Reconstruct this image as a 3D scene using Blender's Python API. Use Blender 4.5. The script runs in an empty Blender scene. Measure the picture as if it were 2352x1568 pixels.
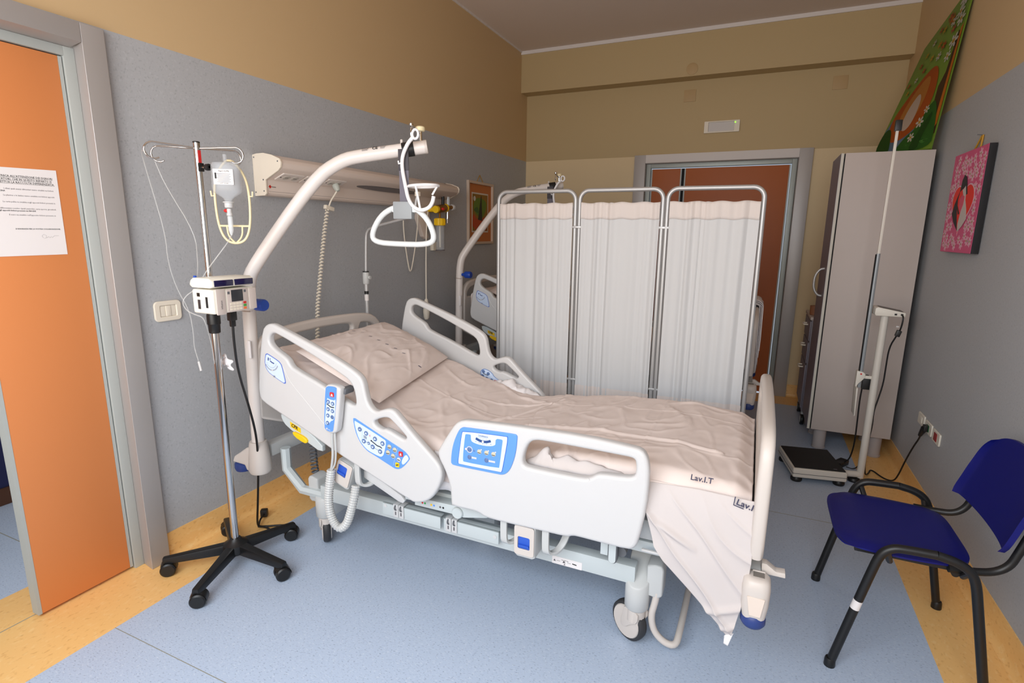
import bpy, bmesh, math, random
from math import sin, cos, pi, radians
from mathutils import Vector, Matrix, noise
random.seed(7)
SC = bpy.context.scene
COL = SC.collection

# ------------------------------------------------------------------ camera
cam = bpy.data.objects.new('camera', bpy.data.cameras.new('camera'))
COL.objects.link(cam)
YAW, PITCH, ROLL = radians(-24.224), radians(11.442), radians(-0.703)
Fv = Vector((sin(YAW)*cos(PITCH), cos(YAW)*cos(PITCH), -sin(PITCH)))
Rv = Vector((cos(YAW), -sin(YAW), 0)); Dv = Fv.cross(Rv)
R2 = cos(ROLL)*Rv + sin(ROLL)*Dv; D2 = -sin(ROLL)*Rv + cos(ROLL)*Dv
m = Matrix.Identity(4)
for i in range(3):
    m[i][0], m[i][1], m[i][2] = R2[i], -D2[i], -Fv[i]
m.translation = Vector((0, 0, 1.5))
cam.matrix_world = m
cam.data.sensor_width = 36; cam.data.lens = 1237.4/2352*36
cam.data.clip_start = 0.02
SC.camera = cam

# ------------------------------------------------------------------ light and exposure
SC.view_settings.view_transform = 'Standard'; SC.view_settings.look = 'None'
SC.view_settings.gamma = 1; SC.view_settings.use_curve_mapping = False
SC.view_settings.exposure = 0.0
W = bpy.data.worlds.new('sky'); SC.world = W; W.use_nodes = True
W.node_tree.nodes['Background'].inputs[0].default_value = (0.72, 0.84, 1.0, 1)
W.node_tree.nodes['Background'].inputs[1].default_value = 0.6

def area(name, loc, rot, sx, sy, power, color, spread=180):
    l = bpy.data.lights.new(name, 'AREA'); l.shape = 'RECTANGLE'; l.size = sx; l.size_y = sy
    l.energy = power; l.color = color; l.spread = radians(spread)
    o = bpy.data.objects.new(name, l); COL.objects.link(o)
    o.location = loc; o.rotation_euler = rot
    return o
YF = -0.55
# daylight through the window wall behind the camera: cool sky from above, warm bounce from sunlit ground below
area('window_sky_light', (-0.75, YF-0.20, 1.95), (radians(90-46), 0, 0), 2.8, 1.5, 92, (0.86, 0.93, 1.0))
area('window_ground_bounce', (-0.75, YF-0.30, 1.2), (radians(90+48), 0, 0), 2.8, 1.4, 48, (1.0, 0.79, 0.58))
area('corridor_light', (-3.3, 0.9, 2.6), (0, 0, 0), 1.0, 1.0, 8, (1.0, 0.97, 0.93))

# ------------------------------------------------------------------ materials
def lin(c):
    return tuple(((v/255)/12.92 if v/255 <= .04045 else ((v/255+.055)/1.055)**2.4) for v in c) + (1,)
MATS = {}
def mat(name, rgb, rough=.5, metal=0, spec=.5, trans=0, alpha=1, emit=None, coat=0, sss=0):
    if name in MATS: return MATS[name]
    M = bpy.data.materials.new(name); M.use_nodes = True
    b = M.node_tree.nodes['Principled BSDF']
    b.inputs['Base Color'].default_value = lin(rgb)
    b.inputs['Roughness'].default_value = rough; b.inputs['Metallic'].default_value = metal
    b.inputs['Specular IOR Level'].default_value = spec
    b.inputs['Transmission Weight'].default_value = trans; b.inputs['Alpha'].default_value = alpha
    b.inputs['Coat Weight'].default_value = coat
    if emit:
        b.inputs['Emission Color'].default_value = lin(emit); b.inputs['Emission Strength'].default_value = 1.5
    MATS[name] = M
    return M
def nodes(M): return M.node_tree.nodes, M.node_tree.links, M.node_tree.nodes['Principled BSDF']
def speckle(name, base, dark, light, scale, rough=.4, amt=.5, stretch=(1, 1, 1), bump=0, cloud=.06, spec=.5):
    """base colour with fine dark and light flecks, object space"""
    M = mat(name, base, rough, spec=spec); N, L, b = nodes(M)
    tc = N.new('ShaderNodeTexCoord'); mp = N.new('ShaderNodeMapping'); mp.inputs['Scale'].default_value = stretch
    L.new(tc.outputs['Object'], mp.inputs[0])
    cur = None
    def layer(prev, sc, lo, hi, col, seed):
        nz = N.new('ShaderNodeTexNoise'); nz.noise_dimensions = '4D'; nz.inputs['W'].default_value = seed
        nz.inputs['Scale'].default_value = sc; nz.inputs['Detail'].default_value = 3
        L.new(mp.outputs[0], nz.inputs['Vector'])
        r = N.new('ShaderNodeValToRGB'); r.color_ramp.elements[0].position = lo; r.color_ramp.elements[1].position = hi
        r.color_ramp.elements[0].color = (0, 0, 0, 1); r.color_ramp.elements[1].color = (1, 1, 1, 1)
        L.new(nz.outputs['Fac'], r.inputs[0])
        mx = N.new('ShaderNodeMix'); mx.data_type = 'RGBA'
        mu = N.new('ShaderNodeMath'); mu.operation = 'MULTIPLY'; mu.inputs[1].default_value = amt
        L.new(r.outputs[0], mu.inputs[0]); L.new(mu.outputs[0], mx.inputs[0])
        if prev is None: mx.inputs[6].default_value = lin(base)
        else: L.new(prev, mx.inputs[6])
        mx.inputs[7].default_value = lin(col)
        return mx.outputs[2]
    cur = layer(None, scale, .57, .68, dark, 1.0)
    cur = layer(cur, scale*.8, .56, .70, light, 5.0)
    L.new(cur, b.inputs['Base Color'])
    return M, cur, tc
def grain(M, scale, strength, dist=.001, detail=4):
    N, L, b = nodes(M)
    tc = N.new('ShaderNodeTexCoord'); nz = N.new('ShaderNodeTexNoise'); bp = N.new('ShaderNodeBump')
    nz.inputs['Scale'].default_value = scale; nz.inputs['Detail'].default_value = detail
    bp.inputs['Strength'].default_value = strength; bp.inputs['Distance'].default_value = dist
    L.new(tc.outputs['Object'], nz.inputs['Vector']); L.new(nz.outputs['Fac'], bp.inputs['Height']); L.new(bp.outputs[0], b.inputs['Normal'])
    return M
ZT = 2.246
def split_wall(name, low, high, speck=True, dark=None, light=None):
    """painted wall: lower band up to ZT in one colour, upper in another"""
    if speck: M, cur, tc = speckle(name, low, dark, light, 130, rough=.55, amt=.42, stretch=(1, 1, .8))
    else:
        M = mat(name, low, .6); cur = None
    N, L, b = nodes(M)
    g = N.new('ShaderNodeNewGeometry'); sx = N.new('ShaderNodeSeparateXYZ'); gt = N.new('ShaderNodeMath'); gt.operation = 'GREATER_THAN'
    gt.inputs[1].default_value = ZT
    L.new(g.outputs['Position'], sx.inputs[0]); L.new(sx.outputs[2], gt.inputs[0])
    mx = N.new('ShaderNodeMix'); mx.data_type = 'RGBA'; L.new(gt.outputs[0], mx.inputs[0])
    if cur is not None: L.new(cur, mx.inputs[6])
    else: mx.inputs[6].default_value = lin(low)
    mx.inputs[7].default_value = lin(high); L.new(mx.outputs[2], b.inputs['Base Color'])
    grain(M, 160, .12)
    return M
BLUE, OCHRE = (178, 180, 183), (208, 178, 134)
M_wall = split_wall('wall_paint_blue_ochre', BLUE, OCHRE, True, (140, 141, 146), (196, 198, 202))
M_wallb = split_wall('wall_paint_cream_ochre', (224, 200, 158), (190, 166, 122), False)
M_ceil = grain(mat('ceiling_paint', (222, 207, 196), .8), 60, .1)
M_white_trim = mat('trim_white', (225, 218, 214), .6)
M_floor, _c, _t = speckle('vinyl_blue', (184, 199, 220), (122, 138, 162), (211, 221, 234), 100, rough=.38, amt=.7, stretch=(1, 2.2, 1))
M_strip, _c, _t = speckle('vinyl_orange', (246, 196, 124), (218, 160, 92), (252, 214, 150), 70, rough=.42, amt=.6, stretch=(1, .6, 1))
M_seam = mat('vinyl_weld', (150, 150, 140), .5)
M_alu = mat('brushed_aluminium', (176, 171, 168), .42, metal=.3)
M_alud = mat('door_frame_grey', (160, 166, 162), .45, metal=.35)
M_orange = grain(mat('door_orange_laminate', (214, 132, 74), .55), 300, .06)
M_brown = grain(mat('door_brown_laminate', (176, 94, 42), .5), 300, .06)
M_edge = mat('door_edge_grey', (176, 180, 176), .45)
M_dark = mat('dark_gap', (22, 22, 24), .8)
M_white = mat('bed_white_plastic', (205, 204, 203), .36)
M_cream = mat('bed_cream_plastic', (208, 199, 191), .4)
M_grey = mat('bed_grey_plastic', (196, 197, 195), .42)
M_frame = mat('bed_frame_paint', (196, 203, 203), .35)
M_greyd = mat('grey_dark_plastic', (98, 100, 104), .5)
M_blue = mat('panel_blue', (96, 150, 232), .4)
M_bluel = mat('panel_light_blue', (206, 222, 246), .4)
M_navy = mat('bumper_navy', (42, 62, 124), .45)
M_handle = mat('latch_blue', (42, 88, 190), .4)
M_knob = mat('knob_blue', (24, 70, 170), .35)
M_btn = mat('button_slate', (92, 116, 160), .35)
M_btnk = mat('button_khaki', (196, 190, 168), .4)
M_line = mat('print_navy', (58, 74, 130), .6)
M_red = mat('print_red', (206, 40, 40), .5)
M_yel = mat('cpr_yellow', (244, 198, 20), .45)
M_black = mat('black_plastic', (20, 20, 21), .42)
M_rubber = mat('rubber_grey', (74, 74, 78), .6)
M_ink = mat('black_ink', (26, 26, 28), .7)
M_inkg = mat('grey_ink', (96, 92, 96), .7)
M_chrome = mat('chrome', (208, 206, 204), .12, metal=1)
M_steel = mat('satin_steel', (190, 189, 188), .42, metal=.5)
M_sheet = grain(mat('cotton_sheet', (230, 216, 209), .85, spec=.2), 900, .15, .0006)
M_sheetw = grain(mat('cotton_white', (236, 232, 232), .85, spec=.2), 900, .15, .0006)
M_curt = grain(mat('curtain_voile', (214, 214, 214), .85, spec=.15), 700, .12, .0006)
M_curth = mat('curtain_hem', (224, 214, 208), .85, spec=.15)
M_pump = mat('pump_ivory', (240, 236, 222), .4)
M_pumpg = mat('pump_taupe', (205, 192, 184), .45)
M_screen = mat('lcd_dark', (52, 54, 58), .25)
M_violet = mat('dark_violet_gloss', (22, 16, 64), .15, coat=.5)
M_ivory = mat('ivory_plastic', (236, 226, 208), .4)
M_holder = mat('holder_cream', (240, 224, 180), .45)
M_tube = mat('clear_tube', (214, 214, 212), .25, alpha=.40)
M_bottle = mat('bottle_clear', (204, 208, 212), .2, alpha=.34)
M_drip = mat('drip_clear', (240, 244, 246), .1, alpha=.5)
M_paper = mat('paper', (232, 226, 224), .75)
M_cab = grain(mat('cabinet_laminate', (192, 180, 173), .5), 240, .05)
M_cabd = mat('cabinet_door_mauve', (128, 122, 132), .45)
M_cabe = mat('cabinet_edge', (206, 202, 190), .5)
M_chair = grain(mat('chair_blue_plastic', (10, 16, 104), .48, spec=.35), 500, .2, .0005)
M_scale = mat('scale_ivory', (222, 216, 204), .45)
M_mat = mat('scale_rubber_mat', (22, 21, 21), .75)
M_brass = mat('brass', (150, 104, 40), .35, metal=.7)
M_wood = mat('pale_wood', (206, 176, 140), .55)
M_gold = mat('gold_cord', (190, 140, 40), .5)
M_cover = mat('cover_ochre', (188, 158, 113), .6)
M_green = mat('led_green', (150, 255, 60), .4, emit=(150, 255, 60))

# ------------------------------------------------------------------ geometry helpers
class G:
    def __init__(s): s.v = []; s.f = []
    def add(s, vs, fs):
        o = len(s.v); s.v += [tuple(v) for v in vs]; s.f += [tuple(i+o for i in f) for f in fs]; return s
    def box(s, x0, x1, y0, y1, z0, z1, rot=None):
        vs = [(x, y, z) for x in (x0, x1) for y in (y0, y1) for z in (z0, z1)]
        if rot:
            c = Vector(((x0+x1)/2, (y0+y1)/2, (z0+z1)/2)); R = Matrix.Rotation(rot[1], 3, rot[0])
            vs = [c + R @ (Vector(v)-c) for v in vs]
        return s.add(vs, [(0, 1, 3, 2), (4, 6, 7, 5), (0, 4, 5, 1), (2, 3, 7, 6), (0, 2, 6, 4), (1, 5, 7, 3)])
    def tube(s, pts, r, n=10, cap=True, closed=False):
        pts = [Vector(p) for p in pts]; k = len(pts)
        rs = r if isinstance(r, (list, tuple)) else [r]*k
        T = []
        for i in range(k):
            a = pts[(i-1) % k] if (closed or i > 0) else pts[i]; b = pts[(i+1) % k] if (closed or i < k-1) else pts[i]
            t = (b-a); T.append(t.normalized() if t.length > 1e-9 else Vector((0, 0, 1)))
        u = T[0].orthogonal().normalized(); vs = []
        for i in range(k):
            u = (u - T[i]*u.dot(T[i]))
            u = u.normalized() if u.length > 1e-6 else T[i].orthogonal().normalized()
            w = T[i].cross(u)
            for j in range(n):
                a = 2*pi*j/n; vs.append(pts[i] + (u*cos(a) + w*sin(a))*rs[i])
        fs = []
        for i in range(k if closed else k-1):
            for j in range(n):
                a, b = i*n+j, i*n+(j+1) % n; c, d = ((i+1) % k)*n+(j+1) % n, ((i+1) % k)*n+j
                fs.append((a, b, c, d))
        if cap and not closed:
            fs.append(tuple(range(n))[::-1]); fs.append(tuple((k-1)*n+j for j in range(n)))
        return s.add(vs, fs)
    def cyl(s, a, b, r, n=16, r2=None): return s.tube([a, b], [r, r if r2 is None else r2], n)
    def lathe(s, prof, base=(0, 0, 0), axis='z', n=20):
        vs = []
        for (r, h) in prof:
            for j in range(n):
                a = 2*pi*j/n; p = (r*cos(a), r*sin(a), h)
                if axis == 'x': p = (h, p[0], p[1])
                elif axis == 'y': p = (p[1], h, p[0])
                vs.append((p[0]+base[0], p[1]+base[1], p[2]+base[2]))
        k = len(prof); fs = []
        for i in range(k-1):
            for j in range(n): fs.append((i*n+j, i*n+(j+1) % n, (i+1)*n+(j+1) % n, (i+1)*n+j))
        fs.append(tuple(range(n))[::-1]); fs.append(tuple((k-1)*n+j for j in range(n)))
        return s.add(vs, fs)
    def prism(s, poly, axis, a, b):
        """polygon given in the two other axes, extruded along axis from a to b"""
        def P(p, h):
            return {'x': (h, p[0], p[1]), 'y': (p[0], h, p[1]), 'z': (p[0], p[1], h)}[axis]
        n = len(poly); vs = [P(p, a) for p in poly] + [P(p, b) for p in poly]
        fs = [tuple(range(n)), tuple(range(n, 2*n))[::-1]] + [(i, n+i, n+(i+1) % n, (i+1) % n) for i in range(n)]
        return s.add(vs, fs)
    def grid(s, fn, nu, nv, flip=False):
        vs = [fn(i/nu, j/nv) for i in range(nu+1) for j in range(nv+1)]
        fs = []
        for i in range(nu):
            for j in range(nv):
                a = i*(nv+1)+j; q = (a, a+nv+1, a+nv+2, a+1); fs.append(q[::-1] if flip else q)
        return s.add(vs, fs)
    def obj(s, name, mt, parent=None, bevel=0, seg=2, smooth=True, ang=35):
        me = bpy.data.meshes.new(name); bm = bmesh.new()
        bv = [bm.verts.new(v) for v in s.v]
        for f in s.f:
            if len(set(f)) > 2:
                try: bm.faces.new([bv[i] for i in f])
                except ValueError: pass
        bmesh.ops.recalc_face_normals(bm, faces=bm.faces)
        if bevel:
            es = [e for e in bm.edges if len(e.link_faces) == 2 and e.calc_face_angle(0) > radians(30)]
            bmesh.ops.bevel(bm, geom=es, offset=bevel, segments=seg, affect='EDGES', profile=.6, clamp_overlap=True)
        bm.to_mesh(me); bm.free()
        return link(name, me, mt, parent, smooth, ang)
def link(name, me, mt, parent=None, smooth=True, ang=35):
    if mt is not None and not me.materials: me.materials.append(mt)
    if smooth:
        me.polygons.foreach_set('use_smooth', [True]*len(me.polygons)); me.set_sharp_from_angle(angle=radians(ang))
    o = bpy.data.objects.new(name, me); COL.objects.link(o)
    if parent is not None:
        o.parent = parent
        if parent.type == 'EMPTY': o.matrix_parent_inverse = Matrix.Translation(-Vector(parent.location))
    return o
def thing(name, label, cat, loc=(0, 0, 0), group=None):
    o = bpy.data.objects.new(name, None); COL.objects.link(o); o.location = loc; o.empty_display_size = .05
    return tag(o, label, cat, group)
def tag(o, label, cat, group=None):
    o['label'] = label; o['category'] = cat
    if group: o['group'] = group
    return o
def struct(o, label=None):
    o['kind'] = 'structure'
    if label: o['label'] = label
    return o
def sroot(name, loc=(0, 0, 0), label=None):
    o = bpy.data.objects.new(name, None); COL.objects.link(o); o.location = loc; return struct(o, label)
def copy_tree(o, d=(0, 0, 0), parent=None):
    c = o.copy(); COL.objects.link(c)
    if parent is not None: c.parent = parent; c.matrix_parent_inverse = o.matrix_parent_inverse.copy()
    else: c.location = Vector(o.location) + Vector(d)
    for ch in list(o.children): copy_tree(ch, d, c)
    return c
def chaikin(p, it=2, closed=True):
    p = [Vector(q) for q in p]
    for _ in range(it):
        o = [] if closed else [p[0]]
        k = len(p)
        for i in range(k if closed else k-1):
            a, b = p[i], p[(i+1) % k]; o += [a*.75+b*.25, a*.25+b*.75]
        if not closed: o.append(p[-1])
        p = o
    return p
def smooth_path(p, it=2): return chaikin(p, it, False)
def plate_mesh(outline, holes, thick, bev=0, res=2):
    """flat curve with holes, extruded and rim-rounded, turned into a mesh lying in XY, centred on z=0"""
    cu = bpy.data.curves.new('plate', 'CURVE'); cu.dimensions = '2D'; cu.fill_mode = 'BOTH'
    for ring in [outline]+list(holes):
        sp = cu.splines.new('POLY'); sp.points.add(len(ring)-1); sp.use_cyclic_u = True
        for i, q in enumerate(ring): sp.points[i].co = (q[0], q[1], 0, 1)
    cu.extrude = max(thick/2-bev, 0); cu.bevel_depth = bev; cu.bevel_resolution = res; cu.offset = -bev
    ob = bpy.data.objects.new('plate', cu); COL.objects.link(ob)
    dg = bpy.context.evaluated_depsgraph_get(); me = bpy.data.meshes.new_from_object(ob.evaluated_get(dg))
    bpy.data.objects.remove(ob); bpy.data.curves.remove(cu)
    me.materials.clear()
    bm = bmesh.new(); bm.from_mesh(me); bmesh.ops.remove_doubles(bm, verts=bm.verts, dist=1e-5)
    bmesh.ops.recalc_face_normals(bm, faces=bm.faces); bm.to_mesh(me); bm.free()
    return me
# frames: which plane a flat shape is laid in (u,v,w) -> world
def FY(y):  # u=x, v=z, faces -y
    return Matrix(((1, 0, 0, 0), (0, 0, -1, y), (0, 1, 0, 0), (0, 0, 0, 1)))
def FXp(x):  # u=y, v=z, faces +x
    return Matrix(((0, 0, 1, x), (1, 0, 0, 0), (0, 1, 0, 0), (0, 0, 0, 1)))
def FXm(x):  # u=y, v=z, drawn on a face looking to -x
    return Matrix(((0, 0, -1, x), (1, 0, 0, 0), (0, 1, 0, 0), (0, 0, 0, 1)))
def FZ(z): return Matrix.Translation((0, 0, z))
def plate(name, outline, mt, fr, thick=.002, holes=(), bev=0, parent=None, sm=0, res=2, ang=35):
    if sm: outline = chaikin(outline, sm); holes = [chaikin(h, sm) for h in holes]
    me = plate_mesh(outline, holes, thick, bev, res)
    caps = [abs(p.normal.z) > .999 for p in me.polygons]
    me.transform(fr)
    if fr.to_3x3().determinant() < 0: me.flip_normals()
    me.name = name
    o = link(name, me, mt, parent, True, ang)
    for p, c in zip(me.polygons, caps):
        if c: p.use_smooth = False
    return o
def circ(cx, cy, r, n=16, ry=None):
    return [(cx+r*cos(2*pi*i/n), cy+(ry or r)*sin(2*pi*i/n)) for i in range(n)]
def rrect(x0, x1, y0, y1, r, n=4):
    o = []
    for (cx, cy, a0) in ((x1-r, y1-r, 0), (x0+r, y1-r, 90), (x0+r, y0+r, 180), (x1-r, y0+r, 270)):
        for i in range(n+1):
            a = radians(a0+90*i/n); o.append((cx+r*cos(a), cy+r*sin(a)))
    return o
def text(name, s, size, fr, mt, parent, align='LEFT', th=.0003, rot=0, bold=0, res=2, line=1.0, sxy=(1, 1)):
    cu = bpy.data.curves.new('t', 'FONT'); cu.body = s; cu.size = size; cu.align_x = align; cu.extrude = th
    cu.resolution_u = res; cu.offset = bold; cu.space_line = line
    ob = bpy.data.objects.new('t', cu); COL.objects.link(ob)
    dg = bpy.context.evaluated_depsgraph_get(); me = bpy.data.meshes.new_from_object(ob.evaluated_get(dg))
    bpy.data.objects.remove(ob); bpy.data.curves.remove(cu); me.materials.clear()
    me.transform(fr @ Matrix.Rotation(rot, 4, 'Z') @ Matrix.Diagonal((sxy[0], sxy[1], 1, 1)))
    if fr.to_3x3().determinant() < 0: me.flip_normals()
    me.name = name
    return link(name, me, mt, parent, False)
def stroke(pts, w):
    """thin ribbon outline of a 2D polyline"""
    p = [Vector(q) for q in pts]; L, Rr = [], []
    for i in range(len(p)):
        t = (p[min(i+1, len(p)-1)]-p[max(i-1, 0)]).normalized(); nrm = Vector((-t.y, t.x))*w/2
        L.append(p[i]+nrm); Rr.append(p[i]-nrm)
    return L+Rr[::-1]
def helix(a, b, R, turns, per=10):
    a, b = Vector(a), Vector(b); t = (b-a).normalized(); u = t.orthogonal().normalized(); w = t.cross(u); n = int(turns*per)
    return [a+(b-a)*(i/n)+(u*cos(2*pi*i/per)+w*sin(2*pi*i/per))*R for i in range(n+1)]
def coil_along(path, R, turns, per=9):
    """helix wound round a smooth path"""
    P = [Vector(p) for p in path]; seg = [(P[i+1]-P[i]).length for i in range(len(P)-1)]; tot = sum(seg); n = int(turns*per); out = []
    u = None
    for i in range(n+1):
        d = tot*i/n; k = 0
        while k < len(seg)-1 and d > seg[k]: d -= seg[k]; k += 1
        t = (P[k+1]-P[k]).normalized(); c = P[k]+(P[k+1]-P[k])*min(d/seg[k], 1)
        u = t.orthogonal().normalized() if u is None else (u-t*u.dot(t)).normalized()
        w = t.cross(u); a = 2*pi*i/per; out.append(c+(u*cos(a)+w*sin(a))*R)
    return out

def ell(prof, c, ry, n=24):
    g = G(); vs = []
    for (r, z) in prof:
        for j in range(n):
            a = 2*pi*j/n; ca, sa = cos(a), sin(a); k = (abs(ca)**3+abs(sa)**3)**(-1/3)
            vs.append((c[0]+r*ca*k, c[1]+r*ry*sa*k, z))
    m_ = len(prof); fs = [(i*n+j, i*n+(j+1) % n, (i+1)*n+(j+1) % n, (i+1)*n+j) for i in range(m_-1) for j in range(n)]
    fs += [tuple(range(n))[::-1], tuple((m_-1)*n+j for j in range(n))]
    return g.add(vs, fs)

# ------------------------------------------------------------------ the room
XL, XR, YD, YB, ZB, ZC, SK = -2.372, 0.961, 5.584, 5.425, 2.899, 3.29, .118
XI, XO = -2.11, .717      # inner edges of the orange border strips
YS = 5.285
DY0, DY1, DZ = -.12, 1.36, 2.20   # opening of the left doorway
T = .12
# floor: blue sheet vinyl with an orange border laid into it
fl = sroot('floor', (0, 2, 0))
G().box(XI, XO, YF, YS, -.03, 0).obj('sheet_vinyl', M_floor, fl)
G().box(-2.70, XI, YF, YD, -.03, 0).obj('border_strip', M_strip, fl)
G().box(XO, XR+T, YF, YD, -.03, 0).obj('border_strip', M_strip, fl)
G().box(XI, XO, YS, YD, -.03, 0).obj('border_strip', M_strip, fl)
G().box(-4.4, -2.70, -1.2, 2.4, -.03, 0).obj('sheet_vinyl', M_floor, fl)
G().box(XI, -.9, 1.022, 1.025, 0, .0004).obj('weld_seam', M_seam, fl)
G().box(-2.472, -2.468, YF, DY1, 0, .0006).obj('weld_seam', M_seam, fl)
G().box(-4.4, -2.70, 1.18, 1.184, 0, .0006).obj('weld_seam', M_seam, fl)
G().box(-.25, XO, 3.1, 3.104, 0, .0006).obj('weld_seam', M_seam, fl)
# walls
def wall(name, mt, *boxes):
    g = G()
    for b in boxes: g.box(*b)
    return struct(g.obj(name, mt, smooth=False))
wall('wall_left', M_wall, (XL-T, XL, DY1, YD+T, 0, ZC+.1), (XL-T, XL, YF-T, DY0, 0, ZC+.1), (XL-T, XL, DY0, DY1, DZ, ZC+.1))
wall('wall_right', M_wall, (XR, XR+T, YF-T, YD+T, 0, ZC+.1))
wall('wall_back', M_wallb, (XL, -1.16, YD, YD+T, 0, ZC+.1), (.31, XR, YD, YD+T, 0, ZC+.1), (-1.16, .31, YD, YD+T, 2.22, ZC+.1))
struct(G().box(XL, XR, YB, YD, ZB, ZC).obj('beam', M_wallb, smooth=False))
WX0, WX1, WZ0, WZ1 = -2.15, .7, .55, 2.75
wall('wall_front', M_wall, (XL-T, WX0, YF-T, YF, 0, ZC+.1), (WX1, XR+T, YF-T, YF, 0, ZC+.1), (WX0, WX1, YF-T, YF, 0, WZ0), (WX0, WX1, YF-T, YF, WZ1, ZC+.1))
wn = sroot('window_1', (-.75, YF-.06, WZ0))
for x0, x1 in ((WX0, WX0+.06), (-.78, -.72), (WX1-.06, WX1)):
    G().box(x0, x1, YF-.09, YF-.03, WZ0, WZ1).obj('mullion', M_white_trim, wn, bevel=.004)
for z0, z1 in ((WZ0, WZ0+.06), (WZ1-.06, WZ1)):
    G().box(WX0+.06, WX1-.06, YF-.09, YF-.03, z0, z1).obj('rail', M_white_trim, wn, bevel=.004)
G().box(WX0-.03, WX1+.03, YF, YF+.16, WZ0-.035, WZ0-.003).obj('sill', M_white_trim, wn, bevel=.004)
struct(G().box(XL-T, XR+T, YF-T, YD+T, ZC, ZC+.1).obj('ceiling', M_ceil, smooth=False))
struct(G().box(XL, XR, YB-.012, YB, ZC-.032, ZC).obj('trim_1', M_white_trim))
struct(G().box(XL, XL+.010, YF, YB, ZC-.014, ZC).obj('trim_2', M_white_trim))
# coved orange skirting turned up the walls
def cove(name, pts3):
    g = G(); g.add(*pts3); return struct(g.obj(name, M_strip))
def cove_strip(axis, base, sgn, a, b):
    prof = [(0, SK), (.004, SK)] + [(.004+.024*(1-cos(t)), .026*(1-sin(t))+.0005) for t in [pi/2*i/5 for i in range(6)]] + [(0, 0)]
    prof = [(0, SK), (.004, SK), (.004, .028)] + [(.004+.024*(1-cos(pi/2*i/5)), .028-.0275*sin(pi/2*i/5)) for i in range(1, 6)] + [(0, .0005)]
    n = len(prof); vs = []
    for e in (a, b):
        for (d, z) in prof:
            vs.append((base+sgn*d, e, z) if axis == 'y' else (e, base+sgn*d, z))
    fs = [(i, (i+1) % n, n+(i+1) % n, n+i) for i in range(n)] + [tuple(range(n)), tuple(range(n, 2*n))[::-1]]
    return vs, fs
cove('baseboard_left', cove_strip('y', XL, 1, 1.40, YD))
cove('baseboard_right', cove_strip('y', XR, -1, YF, YD))
cove('baseboard_back', cove_strip('x', YD, -1, .36, XR-.03))
cove('baseboard_back_left', cove_strip('x', YD, -1, XL+.03, -1.21))

# left doorway: aluminium casing, jamb with rebate, narrow orange leaf (the wide leaf stands open out of sight)
d1 = sroot('door_1', (XL, 1.1, 0), 'left doorway in aluminium casing with narrow orange leaf')
XFc, XRb, XLf = -2.342, -2.42, -2.43
cs = G().prism([(XL, 1.40), (XFc, 1.396), (XFc, 1.313), (XRb, 1.326), (-2.46, 1.326), (-2.46, DY1+.002), (XL, DY1+.002)], 'z', 0, 2.235).obj('casing', M_alu, d1, bevel=.0035, seg=3)
G().prism([(XL, 2.240), (XFc, 2.235), (XFc, 2.167), (XRb, 2.158), (-2.46, 2.158), (-2.46, 2.198), (XL, 2.198)], 'y', DY0, 1.3125).obj('casing_head', M_alu, d1, bevel=.002)
G().prism([(XL, DY0-.04), (XFc, DY0-.036), (XFc, DY0+.047), (XRb, DY0+.034), (-2.46, DY0+.034), (-2.46, DY0), (XL, DY0)], 'z', 0, 2.235).obj('casing', M_alu, d1, bevel=.0035, seg=3)
G().box(-2.47, XRb, 1.288, 1.3255, 0, 2.1575).obj('jamb', M_edge, d1, bevel=.0015)
G().box(-2.47, XRb, DY0+.04, 1.288, 2.124, 2.1575).obj('jamb_head', M_edge, d1, bevel=.0015)
lf = G().box(-2.470, XLf, .9428, 1.272, .012, 2.120).obj('leaf', M_orange, d1, bevel=.0015)
G().box(-2.471, XLf+.0006, 1.2722, 1.284, .012, 2.120).obj('edge_strip', M_edge, lf)
G().box(-2.471, XLf+.0006, .9300, .9425, .012, 2.120).obj('edge_strip', M_edge, lf)
# the room beyond the doorway
M_corr = mat('corridor_paint', (206, 204, 200), .6)
wall('wall_corridor', M_corr, (-4.5, -4.4, -1.2, 2.4, 0, 2.9), (-4.4, -2.5, 2.4, 2.5, 0, 2.9), (-4.4, -2.5, -1.3, -1.2, 0, 2.9))
struct(G().box(-4.5, -2.50, -1.3, 2.5, 2.9, 3.0).obj('ceiling_corridor', M_ceil))

# back double door
d2 = sroot('door_2', (-.42, YD, 0), 'closed brown double door in a pale casing at the back wall')
YC = 5.552
G().prism([(.354, 5.581), (.354, YC), (.246, YC), (.236, 5.60), (.31, 5.60), (.31, 5.581)], 'z', 0, 2.254).obj('casing', M_alu, d2, bevel=.002)
G().prism([(-1.20, 5.581), (-1.20, YC), (-1.092, YC), (-1.082, 5.60), (-1.16, 5.60), (-1.16, 5.581)], 'z', 0, 2.254).obj('casing', M_alu, d2, bevel=.002)
G().prism([(5.581, 2.254), (YC, 2.254), (YC, 2.178), (5.60, 2.170), (5.60, 2.22), (5.581, 2.22)], 'x', -1.0915, .2455).obj('casing_head', M_white_trim, d2, bevel=.002)
for x0, x1 in ((.196, .237), (-1.083, -1.042)):
    G().box(x0, x1, 5.585, 5.64, 0, 2.17).obj('jamb', M_alud, d2, bevel=.003)
G().box(-1.042, .196, 5.585, 5.64, 2.132, 2.17).obj('jamb_head', M_alud, d2, bevel=.003)
for x0, x1 in ((-1.036, -.748), (-.722, .190)):
    l = G().box(x0+.012, x1-.012, 5.596, 5.635, .012, 2.122).obj('leaf', M_brown, d2, bevel=.0015)
    for a, b in ((x0, x0+.0118), (x1-.0118, x1)): G().box(a, b, 5.595, 5.636, .012, 2.122).obj('edge_strip', M_edge, l)
G().box(-.7465, -.7235, 5.606, 5.63, .012, 2.122).obj('rebate', M_dark, d2)
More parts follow.
